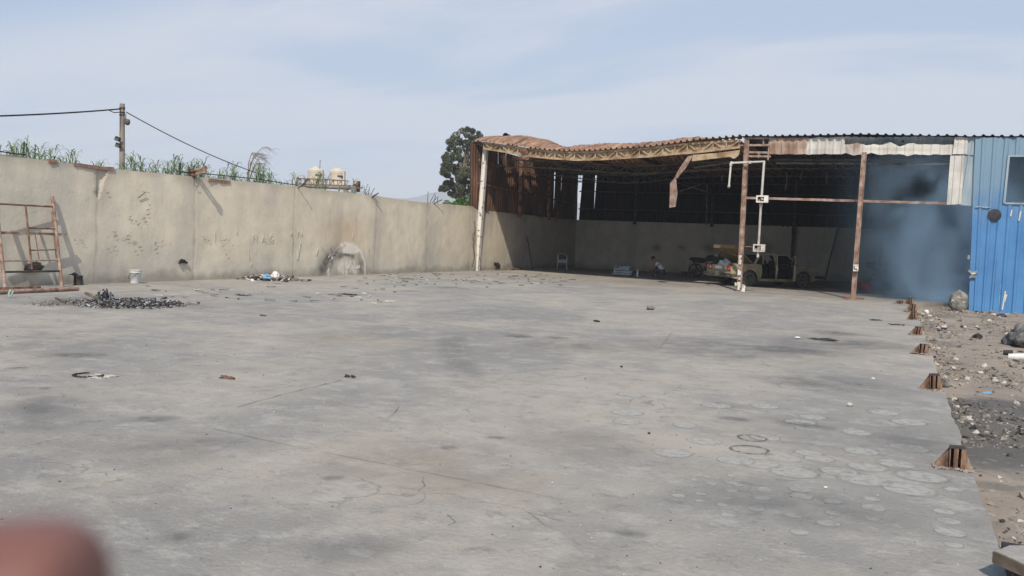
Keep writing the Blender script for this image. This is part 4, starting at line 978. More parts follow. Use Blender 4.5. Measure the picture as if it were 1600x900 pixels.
# ================================================================== INSIDE THE SHED
# --- car
def make_car(loc, rz):
    t = thing('car', 'dusty gold boxy saloon car with boot and two near-side doors open', 'car', loc, rz)
    Sd = lambda a_, c_, y: Vector((a_, y, c_))
    def arch(cx, r0=.39, zc=.31, zl=.26):
        out_ = []
        for i in range(13):
            a_ = math.pi - math.pi * i / 12; out_.append((cx + r0 * math.cos(a_), zc + r0 * math.sin(a_)))
        out_[0] = (cx - r0, zl); out_[-1] = (cx + r0, zl); return out_
    b = MB()
    rear = [(.03, .36)] + arch(.95) + [(1.42, .24), (1.50, .40), (1.55, .60), (1.50, .93), (1.20, .965), (.10, .93), (.02, .80)]
    frnt = [(3.02, .24)] + arch(3.62) + [(4.50, .36), (4.53, .62), (4.48, .80), (3.60, .93), (3.02, .95)]
    full = [(.03, .36)] + arch(.95) + arch(3.62) + [(4.50, .36), (4.53, .62), (4.48, .80), (3.60, .93), (3.02, .95), (1.20, .965), (.10, .93), (.02, .80)]
    b.prism(rear, Sd, -.86, -.82); b.prism(frnt, Sd, -.86, -.82); b.prism(full, Sd, .82, .86)
    b.box((2.25, -.84, .29), (1.66, .05, .12)); b.box((2.26, -.835, .30), (.10, .05, .1)); 
    b.prism([(3.42, .94), (4.47, .80), (4.50, .78), (4.5, .74), (3.42, .88)], Sd, -.82, .82)      # bonnet
    b.prism([(4.44, .36), (4.53, .36), (4.55, .60), (4.49, .79), (4.44, .79)], Sd, -.82, .82)     # nose
    b.prism([(.02, .36), (.08, .36), (.10, .66), (.05, .66)], Sd, -.82, .82)                      # lower tail
    b.prism([(1.08, .93), (1.20, .96), (1.20, .90), (1.08, .88)], Sd, -.82, .82)
    b.box((.36, -.78, .935), (.66, .10, .03)); b.box((.36, .78, .935), (.66, .10, .03))            # boot gutters
    # greenhouse
    roof = [(1.52, 1.36), (1.60, 1.405), (2.2, 1.425), (2.88, 1.40), (2.96, 1.36)]
    b.prism(roof + [(2.94, 1.33), (1.54, 1.33)], Sd, -.62, .62)
    for s_ in (-1, 1):
        b.bar((1.20, s_ * .78, .95), (1.55, s_ * .62, 1.37), .10, .07); b.bar((1.62, s_ * .78, .95), (1.68, s_ * .62, 1.37), .05, .05)
        b.bar((3.46, s_ * .76, .93), (2.92, s_ * .61, 1.37), .06, .06); b.bar((2.24, s_ * .82, .30), (2.26, s_ * .80, .93), .10, .07); b.bar((2.26, s_ * .80, .93), (2.24, s_ * .62, 1.37), .07, .05)
        b.bar((1.55, s_ * .63, 1.36), (2.94, s_ * .63, 1.36), .05, .05)
    body = b.build('body', m_gold, t); bevel(body, .012, 1)
    b = MB(); b.prism([(1.2, .24), (3.0, .24), (3.0, .34), (1.2, .34)], Sd, -.8, .8); b.prism([(.1, .40), (1.15, .40), (1.15, .50), (.1, .50)], Sd, -.8, .8); b.prism([(1.16, .3), (1.24, .3), (1.24, .93), (1.16, .93)], Sd, -.8, .8)
    b.prism([(3.0, .30), (3.1, .30), (3.42, .93), (3.1, .95)], Sd, -.8, .8); b.box((3.0, 0, .88), (.3, 1.5, .16)); b.prism([(2.9, .3), (4.4, .3), (4.4, .34), (2.9, .34)], Sd, -.8, .8); b.build('interior', m_inter, t)
    for x_ in (1.45, 2.45):
        for s_ in ((-.38, .38) if x_ > 2 else (0,)):
            b = MB(); wd = .5 if x_ > 2 else 1.3; b.box((x_ + .25, s_, .48), (.5, wd, .16)); b.box((x_ + .02, s_, .80), (.14, wd, .62), rotm(0, -.2, 0)); bevel(b.build('seat', m_inter, t), .04, 2)
    b = MB()
    b.add([(1.24, -.70, .96), (1.24, .70, .96), (1.55, .58, 1.34), (1.55, -.58, 1.34)], [(0, 1, 2, 3)]); b.build('rear_window', m_glass, t)
    b = MB(); b.add([(3.43, -.72, .94), (3.43, .72, .94), (2.95, .58, 1.34), (2.95, -.58, 1.34)], [(0, 1, 2, 3)]); b.build('windscreen', m_glass, t)
    b = MB(); b.add([(1.30, -.765, .97), (1.60, -.77, .97), (1.64, -.64, 1.33), (1.55, -.64, 1.33)], [(0, 1, 2, 3)]); b.build('side_window', m_glass, t)
    # boot lid, raised
    a0 = R(38); L_ = 1.08
    P = lambda s_, y, o_=0: Vector((1.12 - math.cos(a0) * s_ + math.sin(a0) * o_ * -1, y, .97 + math.sin(a0) * s_ + math.cos(a0) * o_ * -1 + 0))
    b = MB()
    b.add([P(0, -.72), P(0, .72), P(L_, .76), P(L_, -.76), P(0, -.72, -.05), P(0, .72, -.05), P(L_, .76, -.05), P(L_, -.76, -.05)], [(0, 1, 2, 3), (7, 6, 5, 4), (0, 4, 5, 1), (1, 5, 6, 2), (2, 6, 7, 3), (3, 7, 4, 0)])
    b.bar(P(L_, -.76), P(L_, .76), .06, .14)
    b.bar(P(.3, -.5, .02), P(L_ - .1, -.5, .02), .05, .04); b.bar(P(.3, .5, .02), P(L_ - .1, .5, .02), .05, .04); b.bar(P(.35, -.5, .02), P(.9, .5, .02), .05, .04)
    b.build('boot_lid', m_goldin, t, world=False)
    # doors
    def door(xh, L_, ang, front):
        d = MB(); g_ = MB(); ca_, sa_ = math.cos(ang), math.sin(ang)
        Q = lambda a_, c_, y: Vector((xh - a_ * ca_ + y * sa_ * .0 - y * sa_ * -1 * 0, -.86 - a_ * sa_ , c_)) + Vector((-sa_ * y, ca_ * y, 0)) * 1.0
        low_ = [(0, .30), (L_, .30), (L_, .93), (0, .95)]
        if not front: low_ = [(0, .30), (L_ - .28, .30), (L_ - .06, .60), (L_, .92), (0, .94)]
        d.prism(low_, Q, 0, .06)
        top_ = [(.0, .94), (.42, 1.34), (L_ - .02, 1.34), (L_, .93)] if front else [(.0, .94), (0.02, 1.34), (L_ - .12, 1.34), (L_, .93)]
        for p, q in zip(top_, top_[1:]): d.bar(Q(p[0], p[1], .03), Q(q[0], q[1], .03), .035, .035)
        g_.add([Q(a_, c_, .03) for a_, c_ in top_], [(0, 1, 2, 3)])
        o_ = d.build('door', m_gold, t); g_.build('pane', m_glass, o_)
        tr2 = MB(); tr2.prism([(.08, .36), (L_ * .7, .36), (L_ * .8, .85), (.08, .87)], Q, .061, .08); tr2.build('door_trim', m_inter, o_)
        hd = MB(); hd.bar(Q(L_ - .22, .78, -.02), Q(L_ - .06, .78, -.02), .03, .03); hd.build('handle', m_chrome, o_)
    door(3.02, .82, R(60), True); door(2.22, .70, R(56), False)
    for x_ in (.95, 3.62):
        for s_ in (-1, 1):
            y = s_ * .76; b = MB()
            b.lathe([(.20, -.09), (.30, -.09), (.325, -.05), (.325, .05), (.30, .09), (.20, .09)], (x_, y, .325), 24, axis='Y', cap=False)
            w0 = b.build('wheel', m_dust, t); b = MB()
            b.lathe([(.0, .02), (.07, .02), (.08, .05), (.13, .045), (.17, .0), (.205, .06), (.21, .09), (.21, -.09), (.0, -.09)] if s_ > 0 else [(.0, .09), (.21, .09), (.21, -.09), (.205, -.06), (.17, .0), (.13, -.045), (.08, -.05), (.07, -.02), (0, -.02)], (x_, y, .325), 20, axis='Y')
            b.build('rim', m_sootlt, w0)
    for s_ in (-1, 1):
        b = MB(); b.box((.03, s_ * .66, .76), (.07, .34, .17)); lm = b.build('tail_light', m_lampred, t); bevel(lm, .01, 1)
        b = MB(); b.box((-.01, s_ * .53, .76), (.02, .07, .12)); b.build('reversing_lens', m_wplast, lm)
        b = MB(); b.box((4.53, s_ * .60, .66), (.04, .28, .16)); b.build('headlight', m_chrome, t)
    b = MB(); b.box((.05, 0, .76), (.04, .96, .22)); b.build('tail_panel', m_gold, t)
    b = MB(); b.box((.02, 0, .76), (.02, .46, .12)); b.build('number_plate', m_wplast, t)
    for x_, nm in ((-.06, 'rear_bumper'), (4.60, 'front_bumper')):
        b = MB(); b.box((x_, 0, .46), (.12, 1.74, .15)); b.box((x_ + (.2 if x_ < 0 else -.2), -.86, .46), (.42, .04, .13)); b.box((x_ + (.2 if x_ < 0 else -.2), .86, .46), (.42, .04, .13)); bevel(b.build(nm, m_sootlt if x_ < 0 else m_iron, t), .02, 2)
    b = MB(); b.tube([(-.16, .45, .30), (.6, .45, .30)], .03, 8); b.build('exhaust', m_iron, t)
    return t
rwx = gr(1172, 448)
hd_ = R(45); ofs = Vector((.95 * math.cos(hd_) + .86 * math.sin(hd_), .95 * math.sin(hd_) - .86 * math.cos(hd_), 0))
car = make_car((rwx.x - ofs.x, rwx.y - ofs.y, 0), hd_); car.scale = (.985, .985, .95)
def carp(x, y, z): return Vector((car.location.x + x * math.cos(hd_) - y * math.sin(hd_), car.location.y + x * math.sin(hd_) + y * math.cos(hd_), z))
def lump(name, c, s_, m, label, cat, seed=1, rz=0, amp=.25, n=14, sq=1.0, kind=None):
    b = MB()
    def f(a_, c_):
        th = 2 * math.pi * a_; ph = math.pi * (c_ - .5); d = Vector((math.cos(ph) * math.cos(th), math.cos(ph) * math.sin(th), math.sin(ph)))
        k_ = 1 + amp * noise.noise(d * 1.6 + Vector((seed, 0, 0))) + amp * .5 * noise.noise(d * 4 + Vector((0, seed, 0)))
        e_ = Vector([math.copysign(abs(q) ** sq, q) for q in d])
        p = Vector((e_.x * s_[0], e_.y * s_[1], e_.z * s_[2])) * k_; p.z = max(p.z, -s_[2] * .86); return p + Vector((0, 0, s_[2] * .86))
    b.grid(f, n * 2, n); o_ = b.build(name, m); o_.location = c; o_.rotation_euler = (0, 0, rz); return tag(o_, label, cat)
q = carp(.45, .25, .52); lump('cloth_bag', q, (.30, .26, .26), m_wplast, 'white cloth bundle poking out of the open boot of the gold car', 'bundle', 3, amp=.5)
q = carp(.40, .62, .52); lump('dark_bag', q, (.24, .2, .36), m_black, 'black bag standing in the left side of the open car boot', 'bag', 9, amp=.6)

# --- motorcycles
def make_bike(name, label, loc, rz, fairing=False):
    t = thing(name, label, 'motorcycle', loc, rz)
    for x_ in (0, 1.28):
        b = MB(); b.lathe([(.255, -.03), (.29, -.05), (.315, 0), (.29, .05), (.255, .03), (.255, -.03)], (x_, 0, .315), 26, axis='Y', cap=False); w0 = b.build('wheel', m_black, t)
        b = MB()
        for i in range(8): a_ = math.pi * i / 8; b.bar((x_ - .26 * math.cos(a_), 0, .315 - .26 * math.sin(a_)), (x_ + .26 * math.cos(a_), 0, .315 + .26 * math.sin(a_)), .015, .02)
        b.lathe([(.06, -.06), (.06, .06)], (x_, 0, .315), 12, axis='Y'); b.build('spokes', m_iron, w0)
    b = MB(); b.tube([(0, .1, .32), (.45, .1, .36), (.55, .05, .75), (1.0, .03, .92)], .025, 6); b.tube([(0, -.1, .32), (.45, -.1, .36), (.5, -.05, .75), (1.0, -.03, .92)], .025, 6); b.tube([(.1, -.1, .35), (-.1, -.1, .72)], .03, 6); b.tube([(.1, .1, .35), (-.1, .1, .72)], .03, 6); b.build('frame', m_iron, t)
    b = MB(); b.tube([(1.28, .09, .32), (1.05, .07, .98)], .025, 6); b.tube([(1.28, -.09, .32), (1.05, -.07, .98)], .025, 6); b.build('fork', m_chrome, t)
    b = MB(); b.lathe([(0, -.13), (.13, -.13), (.16, 0), (.13, .13), (0, .13)], (.55, 0, .42), 14, axis='Y'); b.box((.68, 0, .52), (.22, .2, .3), rotm(0, .4, 0)); b.build('engine', m_soot, t)
    b = MB(); b.tube([(-.28, 0, .82), (-.1, 0, .80), (.2, 0, .76), (.42, 0, .76)], [.05, .10, .12, .10], 10); b.build('seat', m_black, t)
    b = MB(); b.tube([(.42, 0, .80), (.55, 0, .87), (.8, 0, .90), (.95, 0, .84)], [.06, .14, .15, .07], 12); b.build('tank', m_iron if not fairing else m_jeans, t)
    b = MB(); b.tube([(1.0, .36, 1.08), (1.02, .15, 1.03), (1.03, -.15, 1.03), (1.0, -.36, 1.08)], .018, 6); b.tube([(1.0, .28, 1.08), (1.04, .32, 1.28)], .01, 5); b.lathe([(0, -.01), (.06, -.008), (.06, .008), (0, .01)], (1.03, .33, 1.31), 12, axis='X'); b.build('handlebar', m_iron, t)
    b = MB(); b.lathe([(0, -.08), (.09, -.04), (.1, .04), (0, .06)], (1.16, 0, .92), 14, axis='X'); b.build('headlight', m_chrome, t)
    b = MB(); b.grid(lambda a_, c_: Vector((1.28 + .36 * math.cos(math.pi * (.15 + .6 * a_)), (c_ - .5) * .12, .315 + .36 * math.sin(math.pi * (.15 + .6 * a_)))), 10, 2); b.grid(lambda a_, c_: Vector((.36 * math.cos(math.pi * (.25 + .6 * a_)), (c_ - .5) * .14, .33 + .38 * math.sin(math.pi * (.25 + .6 * a_)))), 10, 2); b.build('mudguard', m_iron, t)
    b = MB(); b.tube([(.6, -.16, .3), (.3, -.2, .27), (-.25, -.2, .36)], [.03, .05, .045], 8); b.build('exhaust', m_sootlt, t)
    if fairing:
        b = MB(); b.prism([(.25, .35), (.95, .32), (1.05, .6), (.95, .86), (.35, .62)], lambda a_, c_, y: Vector((a_, y, c_)), -.22, -.19); b.prism([(.25, .35), (.95, .32), (1.05, .6), (.95, .86), (.35, .62)], lambda a_, c_, y: Vector((a_, y, c_)), .19, .22); b.build('fairing', m_sootlt, t)
        b = MB(); b.box((-.28, 0, .98), (.3, .34, .3), jit=.02); b.build('top_box', m_iron, t)
    return t
q = gr(1092, 433.5); bk = make_bike('motorcycle', 'dark motorcycle parked behind the open boot of the gold car', (q.x - .15, q.y - .2, 0), R(4)); bk.scale = (1.1, 1.1, 1.1)
q = gr(1368, 450.5); make_bike('motorcycle', 'dark motorcycle with grey side fairing in the smoke, behind the red crate', (q.x, q.y + 1.2, 0), R(12), True)
q = gr(1351, 452.5)
def crate(c, W, D, H_, m, name, label, rz):
    t = thing(name, label, 'crate', c, rz); b = MB()
    b.box((0, 0, .01), (W, D, .02))
    for s_ in (-1, 1):
        for z in (.06, .16, .26, .36): 
            if z < H_: b.box((0, s_ * (D / 2 - .01), z), (W, .018, .07)); b.box((s_ * (W / 2 - .01), 0, z), (.018, D - .04, .07))
        for s2 in (-1, 1): b.box((s_ * (W / 2 - .015), s2 * (D / 2 - .015), H_ / 2), (.045, .045, H_))
        b.box((0, s_ * (D / 2 - .02), H_ * .5), (W * .96, .01, H_ * .9)); b.box((s_ * (W / 2 - .02), 0, H_ * .5), (.01, D * .92, H_ * .9))
    b.build('crate_body', m, t); return t
crate((q.x, q.y, 0), .36, .32, .34, m_red, 'plastic_crate', 'red plastic crate on the floor just right of the second post', .3)
q = gr(1073, 434); t = thing('dark_box', 'low dark box on the floor left of the motorcycle by the car', 'box', (q.x, q.y + .3, 0), .1)
b = MB(); b.box((0, 0, .13), (.62, .42, .26)); bevel(b.build('box_body', m_soot, t), .01, 1); b = MB(); b.box((0, 0, .27), (.66, .46, .03)); b.build('lid', m_soot, t)
# --- chair
q = gr(875, 421.5); t = thing('plastic_chair', 'white plastic armchair with dark cloth on its back, by the left wall', 'chair', (q.x, q.y + .3, 0), R(200))
b = MB(); b.grid(lambda a_, c_: Vector(((a_ - .5) * .44, (c_ - .5) * .44, .43 - .02 * math.sin(math.pi * a_) * math.sin(math.pi * c_))), 6, 6); b.box((0, -.22, .41), (.46, .03, .06)); b.box((0, .22, .41), (.46, .03, .06)); b.build('seat', m_wplast, t)
b = MB()
for i in range(-3, 4): b.bar((i * .06, .21, .43), (i * .068, .30, .82), .035, .02)
b.tube([(-.22, .21, .43), (-.23, .29, .76), (-.14, .32, .84), (.14, .32, .84), (.23, .29, .76), (.22, .21, .43)], .022, 7); b.build('backrest', m_wplast, t)
for s_ in (-1, 1):
    b = MB(); b.tube([(s_ * .26, -.22, .40), (s_ * .27, -.22, .62), (s_ * .28, .0, .65), (s_ * .25, .27, .66)], .024, 7); b.build('armrest', m_wplast, t)
    for y in (-.22, .22): b = MB(); b.tube([(s_ * .22, y, .43), (s_ * .26, y * 1.18, 0)], [.032, .02], 6); b.build('leg', m_wplast, t)
o_ = MB(); o_.grid(lambda a_, c_: Vector(((a_ - .5) * .40, .30 + .06 * math.sin(c_ * 6.28), .86 - .30 * abs(c_ - .5) * 2 + .02 * math.sin(a_ * 20))), 12, 8)
o_ = o_.build('dark_cloth', m_jeans); o_.location = t.location; o_.rotation_euler = t.rotation_euler; tag(o_, 'dark cloth thrown over the back of the white plastic chair', 'cloth')
# --- tarp bundle
q = gr(969, 431); t = thing('tarp_bundle', 'pale blue-grey folded tarpaulin bundle on the shed floor near the back wall', 'bundle', (q.x, q.y + .3, 0), .12)
b = MB()
for i, (z, w_, l_) in enumerate(((.07, .30, .96), (.18, .28, .92), (.30, .26, .80), (.38, .20, .55))):
    b.grid(lambda a_, c_: (lambda th, s_: Vector(((s_ - .5) * l_ + .05 * i * (i % 2) + .02 * noise.noise(Vector((s_ * 5, th, i))), math.cos(th) * w_ * (1 - .5 * abs(2 * s_ - 1) ** 6), z + math.sin(th) * .075 * (1 - .5 * abs(2 * s_ - 1) ** 6) + .035 * noise.noise(Vector((s_ * 6, th * 1.5, i * 3))))))(a_ * 6.283, c_), 20, 26)
b.build('folded_tarp', m_tarp, t); b = MB()
for s_ in (-.3, .28): b.lathe([(.31, -.01), (.31, .01)], (s_, 0, .2), 16, axis='X', cap=False)
b.build('cord', m_wplast, t)
q = gr(996, 432.5); b = MB(); b.lathe([(0, 0), (.045, 0), (.05, .02), (.05, .2), (.035, .26), (.018, .30), (.018, .34), (.022, .34), (.022, .37), (0, .37)], n=14); o_ = b.build('bottle', m_wplast); o_.location = (q.x, q.y, 0); tag(o_, 'white bottle standing on the floor left of the crouching person', 'bottle')
b = MB(); p_, q_ = onwall(823, 368, .1), onwall(833, 420, .45); q_.z = 0; b.tube([q_, q_.lerp(p_, .5), p_], .022, 6); tag(b.build('leaning_pole', m_soot), 'thin dark pole leaning against the shaded left wall', 'pole')
b = MB(); b.tube([(-3.3, 48.8, 0), (-3.05, 49.0, 1.45), (-2.8, 49.15, 2.9)], .04, 6); tag(b.build('leaning_post', m_soot), 'dark post leaning on the back wall above the car bonnet', 'post')
q = gr(815, 418.5); b = MB(); b.box((wx(40.6) + .3, 40.6, .04), (.25, 1.6, .07), rotm(0, .03, .05), jit=.02); b.box((wx(39) + .25, 38.9, .02), (.2, 1.5, .05), jit=.02); tag(b.build('plank', m_wood), 'weathered plank lying along the foot of the left wall', 'plank')
b = MB(); p_ = onwall(776, 416, .08)
for i in range(9): b.box(p_ + Vector((rnd.uniform(0, .08), rnd.uniform(-.3, .35), rnd.uniform(-.06, .12))), (.05, .14, .16), rotm(i, 0, 0), jit=.03)
tag(b.build('burnt_scrap', m_iron), 'burnt black scrap at the wall foot right of the white corner post', 'scrap')
b = MB(); p_ = onwall(742, 345, .1); b.tube([p_, p_ + Vector((.05, -.05, -.5)), onwall(739, 385, .15), onwall(742, 400, .1), onwall(738, 418, .15)], .018, 5); b.tube([onwall(743, 360, .1), onwall(739, 366, .2), onwall(739, 376, .12)], .014, 5)
tag(b.build('hanging_wire', m_soot), 'loose dark wire hanging down the wall left of the white post', 'wire')

# --- person crouching
def skin_obj(name, verts, edges, radii, m, parent, root=0, sub=2):
    me = bpy.data.meshes.new(name); me.from_pydata(verts, edges, []); o_ = bpy.data.objects.new(name, me); COL.objects.link(o_); me.materials.append(m); o_.parent = parent
    md = o_.modifiers.new('skin', 'SKIN'); md.use_smooth_shade = True
    for i, r_ in enumerate(radii):
        sv = me.skin_vertices[0].data[i]; sv.radius = r_ if isinstance(r_, tuple) else (r_, r_); sv.use_root = (i == root)
    s_ = o_.modifiers.new('sub', 'SUBSURF'); s_.levels = sub; s_.render_levels = sub; return o_
q = gr(1026, 434)
per = thing('person', 'person in a white T-shirt crouching with lowered head near the back wall', 'person', (q.x, q.y + .2, 0), R(188))
V = [(-.20, 0, .27), (-.15, 0, .42), (-.04, 0, .58), (.05, 0, .68), (.13, 0, .75), (.20, 0, .81),
     (-.17, .10, .25), (.20, .17, .46), (.06, .13, .10), (.17, .14, .03), (-.17, -.10, .25), (.22, -.17, .44), (.06, -.13, .10), (.17, -.14, .03),
     (.03, .18, .64), (.16, .24, .44), (.34, .13, .33), (.41, .10, .30), (.03, -.18, .64), (.18, -.23, .42), (.36, -.12, .30), (.43, -.09, .27)]
E_ = [(0, 1), (1, 2), (2, 3), (3, 4), (4, 5), (0, 6), (6, 7), (7, 8), (8, 9), (0, 10), (10, 11), (11, 12), (12, 13), (3, 14), (14, 15), (15, 16), (16, 17), (3, 18), (18, 19), (19, 20), (20, 21)]
Rr = [.13, .12, .13, .11, .055, .05, .095, .065, .045, .04, .095, .065, .045, .04, .06, .042, .03, .03, .06, .042, .03, .03]
pb = skin_obj('body', V, E_, Rr, m_skin2, per)
V2 = [(-.21, 0, .30), (-.16, 0, .42), (-.04, 0, .58), (.04, 0, .67), (.08, 0, .71), (.03, .18, .64), (.10, .225, .53), (.03, -.18, .64), (.11, -.22, .52)]
skin_obj('shirt', V2, [(0, 1), (1, 2), (2, 3), (3, 4), (3, 5), (5, 6), (3, 7), (7, 8)], [.14, .145, .155, .13, .07, .078, .062, .078, .062], m_shirt, per)
V3 = [(-.20, 0, .25), (-.17, .10, .25), (.20, .17, .46), (.08, .135, .14), (-.17, -.10, .25), (.22, -.17, .44), (.08, -.135, .14)]
skin_obj('trousers', V3, [(0, 1), (1, 2), (2, 3), (0, 4), (4, 5), (5, 6)], [.145, .11, .08, .06, .11, .08, .06], m_jeans, per)
b = MB()
def headf(a_, c_):
    th = 2 * math.pi * a_; ph = math.pi * (c_ - .5); d = Vector((math.cos(ph) * math.cos(th), math.cos(ph) * math.sin(th), math.sin(ph)))
    p = Vector((d.x * .095, d.y * .075, d.z * .12))
    if d.x > 0 and d.z < 0: p.x *= .92
    p.x += .022 * math.exp(-(d.y / .16) ** 2 - ((d.z + .05) / .22) ** 2) * (d.x > 0)      # nose
    p.x -= .010 * math.exp(-((abs(d.y) - .38) / .16) ** 2 - ((d.z - .12) / .14) ** 2) * (d.x > 0)   # eye sockets
    p.x += .006 * math.exp(-(d.y / .3) ** 2 - ((d.z + .45) / .1) ** 2) * (d.x > 0)
    return p
hr = rotm(0, R(50), 0); hc = Vector((.24, 0, .84))
b.grid(lambda a_, c_: hc + hr @ headf(a_, c_), 24, 18)
for s_ in (-1, 1): b.add([hc + hr @ (Vector((-.01, s_ * .075, .0)) + rotm(0, 0, 0) @ Vector((.018 * math.cos(i * 1.047), s_ * .012 * (i % 2), .03 * math.sin(i * 1.047)))) for i in range(6)], [tuple(range(6))])
b.build('head', m_skin2, per)
b = MB(); b.grid(lambda a_, c_: hc + hr @ (headf(a_, .46 + .54 * c_) * 1.13 + Vector((-.022, 0, .004))), 24, 10)
b.build('hair', m_hair, per)
for s_ in (-1, 1):
    b = MB(); b.tube([(.03, s_ * .135, .035), (.12, s_ * .14, .04), (.24, s_ * .15, .025)], [.04, .045, .03], 8); b.build('shoe', m_black, per)
for s_, wv in ((1, Vector((.41, .10, .30))), (-1, Vector((.43, -.09, .27)))):
    b = MB()
    for k_ in range(4): b.tube([wv + Vector((.01, (k_ - 1.5) * .018, 0)), wv + Vector((.06, (k_ - 1.5) * .020, -.015)), wv + Vector((.085 - .006 * abs(k_ - 1.5), (k_ - 1.5) * .02, -.045))], [.012, .009, .006], 6)
    b.tube([wv + Vector((0, -s_ * .03, 0)), wv + Vector((.04, -s_ * .055, -.02))], [.012, .007], 6); b.build('fingers', m_skin2, per)

# ================================================================== SLAB EDGE: column stubs
def make_stub(label, loc, rz=0, first=None, sc_=1.0):
    global STUB
    if first is None:
        t = thing('column_stub', label, 'column stub', loc, rz, 'cut rusty column stubs along the slab edge')
        b = MB(); H_ = .19
        b.box((0, .07, H_ / 2), (.13, .008, H_)); 
        for x_ in (-.062, 0, .062): b.box((x_, 0, H_ / 2), (.008, .13, H_), jit=.002)
        b.box((-.012, -.066, H_ / 2), (.036, .008, H_), jit=.002); b.box((.046, -.066, H_ / 2), (.034, .008, H_), jit=.002); b.build('stub_section', m_rust2, t)
        for s_, w_ in ((-1, .125), (1, .04)):
            b = MB(); b.prism([(s_ * .067, .004), (s_ * (.067 + w_), .004), (s_ * .067, H_ * .95)], lambda a_, c_, y: Vector((a_, y, c_)), -.035, -.027); b.prism([(s_ * .067, .004), (s_ * (.067 + w_), .004), (s_ * .067, H_ * .95)], lambda a_, c_, y: Vector((a_, y, c_)), .03, .038); b.build('gusset', m_rust2, t)
        b = MB(); b.box((-.03, 0, .003), (.34, .20, .010), jit=.003)
        for i in range(16): b.box((rnd.uniform(-.18, .13), -.10 + rnd.uniform(-.02, .02), .008), (.03, .02, .016), rotm(0, 0, i), jit=.006)
        b.build('base_plate', m_stubbase, t)
        b = MB(); b.box((0, 0, H_ + .003), (.13, .135, .006), jit=.004); b.build('cut_edge', m_soot, t)
        STUB = t; return t
    return dup(STUB, loc, rz, label, sc_)
m_rust2 = M('stub_rust', [(.07, .045, .035), (.17, .105, .075), (.33, .21, .14)], 14, .9, bump=.3, stretch=(1, 1, .35))
m_stubbase = M('stub_base', [(.18, .13, .10), (.42, .38, .34)], 18, .95)
labs = ['largest, nearest rusty column stub at the slab edge', 'second nearest rusty column stub on the slab edge', 'third nearest column stub along the slab edge', 'fourth nearest column stub along the slab edge', 'fifth column stub from the camera, at the rubble corner',
        'sixth column stub, just behind the fifth at the rubble corner', 'farthest tall column stub, near the edge of the shade', 'low flattened column stub left of the farthest one']
for i, (u, v) in enumerate([(1495, 735), (1460, 610), (1442, 554), (1434, 524), (1428.5, 500), (1426, 488), (1422, 476), (1407, 475)]):
    p = gr(u, v); s_ = (.80, .86, .84, .9, .95, 1.1, 1.1, 1.1)[i]
    t = make_stub(labs[i], (p.x, p.y + .06, .004), [0, .08, -.1, .1, -.05, .2, .1, .4][i], None if i == 0 else STUB, s_)
    t.scale = (s_ * (1, .95, 1.08, .92, 1, 1, 1, 1.1)[i], s_, s_ * (1, 1.04, .95, .9, 1, 1, .9, .45)[i]); t.rotation_euler = (R((0, 3, -4, 2, 5, -3, 3, 0)[i]), R((0, -2, 3, 4, -5, 4, 2, 0)[i]), [0, .08, -.14, .16, -.08, .25, .1, .4][i])

# bottom right corner: lid over a dark pit
b = MB(); P = [gr(u, v, .14) for u, v in [(1555, 861), (1578, 852), (1660, 852), (1700, 905), (1640, 898)]]
b.prism([(p.x, p.y) for p in P], lambda a_, c_, z: Vector((a_, c_, z)), .09, .14)
o_ = tag(b.build('cover_slab', m_slab), 'grey slab cover with a brown rim over a dark pit, bottom right corner', 'slab')
b = MB(); b.bar((*P[0].xy, .112), (*P[4].xy, .112), .03, .055); b.bar((*P[4].xy, .112), (*P[3].xy, .112), .03, .055); b.build('rim', m_wood, o_)
b = MB(); c = gr(1640, 900, 0); b.box((c.x + .08, c.y - .05, -.05), (.55, .5, .26)); tag(b.build('pit_dark', m_iron), 'added black block for the darkness of the pit under the cover slab, bottom right corner', 'box')  # solid black block added for the darkness inside the pit

# ================================================================== LEFT SIDE OBJECTS
BR_, BL_, TR_ = gr(97, 449), gr(7.5, 453), onwall(82, 308, .06)
nrm = (BL_ - BR_).cross(TR_ - BR_).normalized()
def onf(u, v, off=0.0):
    d = ray(u, v); return EYE + d * (nrm.dot(BR_ - EYE) / nrm.dot(d)) + nrm * off
fr = thing('scaffold_frame', 'rusty welded scaffold frame leaning against the left wall', 'scaffold frame', (BR_.x, BR_.y, 0))
def fpart(segs, name='tube', m=m_rust, r_=.02):
    b = MB()
    for (u0, v0, u1, v1, *r2) in segs: b.tube([onf(u0, v0), onf(u0, v0).lerp(onf(u1, v1), .5), onf(u1, v1)], r2[0] if r2 else r_, 7)
    return b.build(name, m, fr, world=True)
fpart([(82, 307, 97, 449, .038)], 'upright', m_rustlight); fpart([(-6, 318, 8, 452, .038)], 'upright', m_rustlight); fpart([(40, 321, 50, 421, .022)], 'inner_upright'); fpart([(-10, 318, 84, 323, .022)], 'top_bar', m_rust)
fpart([(45, 356, 87, 357.5, .02)], 'rung'); fpart([(49, 391, 88, 390, .016)], 'rung'); fpart([(-10, 408, 90, 406.5, .016)], 'rung', m_rustlight); fpart([(4, 425, 93, 423.5, .024)], 'rung', m_soot); fpart([(55, 367, 61, 405, .012), (80, 330, 88, 404, .012)], 'brace')
b = MB(); p_, q_ = onf(-30, 361, .08) , onf(106, 365, .08); b.bar(p_, q_, .05, .06); tag(b.build('angle_bar', m_rustlight), 'long rusty angle bar lying across the middle of the scaffold frame', 'metal bar')
b = MB(); p_, q_ = gr(-60, 459, .05), gr(122, 451, .05); b.tube([p_, q_], .045, 8); tag(b.build('steel_pipe', m_rustlight), 'pale rusty steel pipe on the floor at the foot of the scaffold frame', 'pipe')
b = MB(); p_, q_ = gr(-60, 453, .05), gr(62, 449, .05); b.bar(p_, q_, .09, .06); tag(b.build('steel_channel', m_rust), 'dark rusty steel channel on the floor behind the pale pipe', 'metal bar')
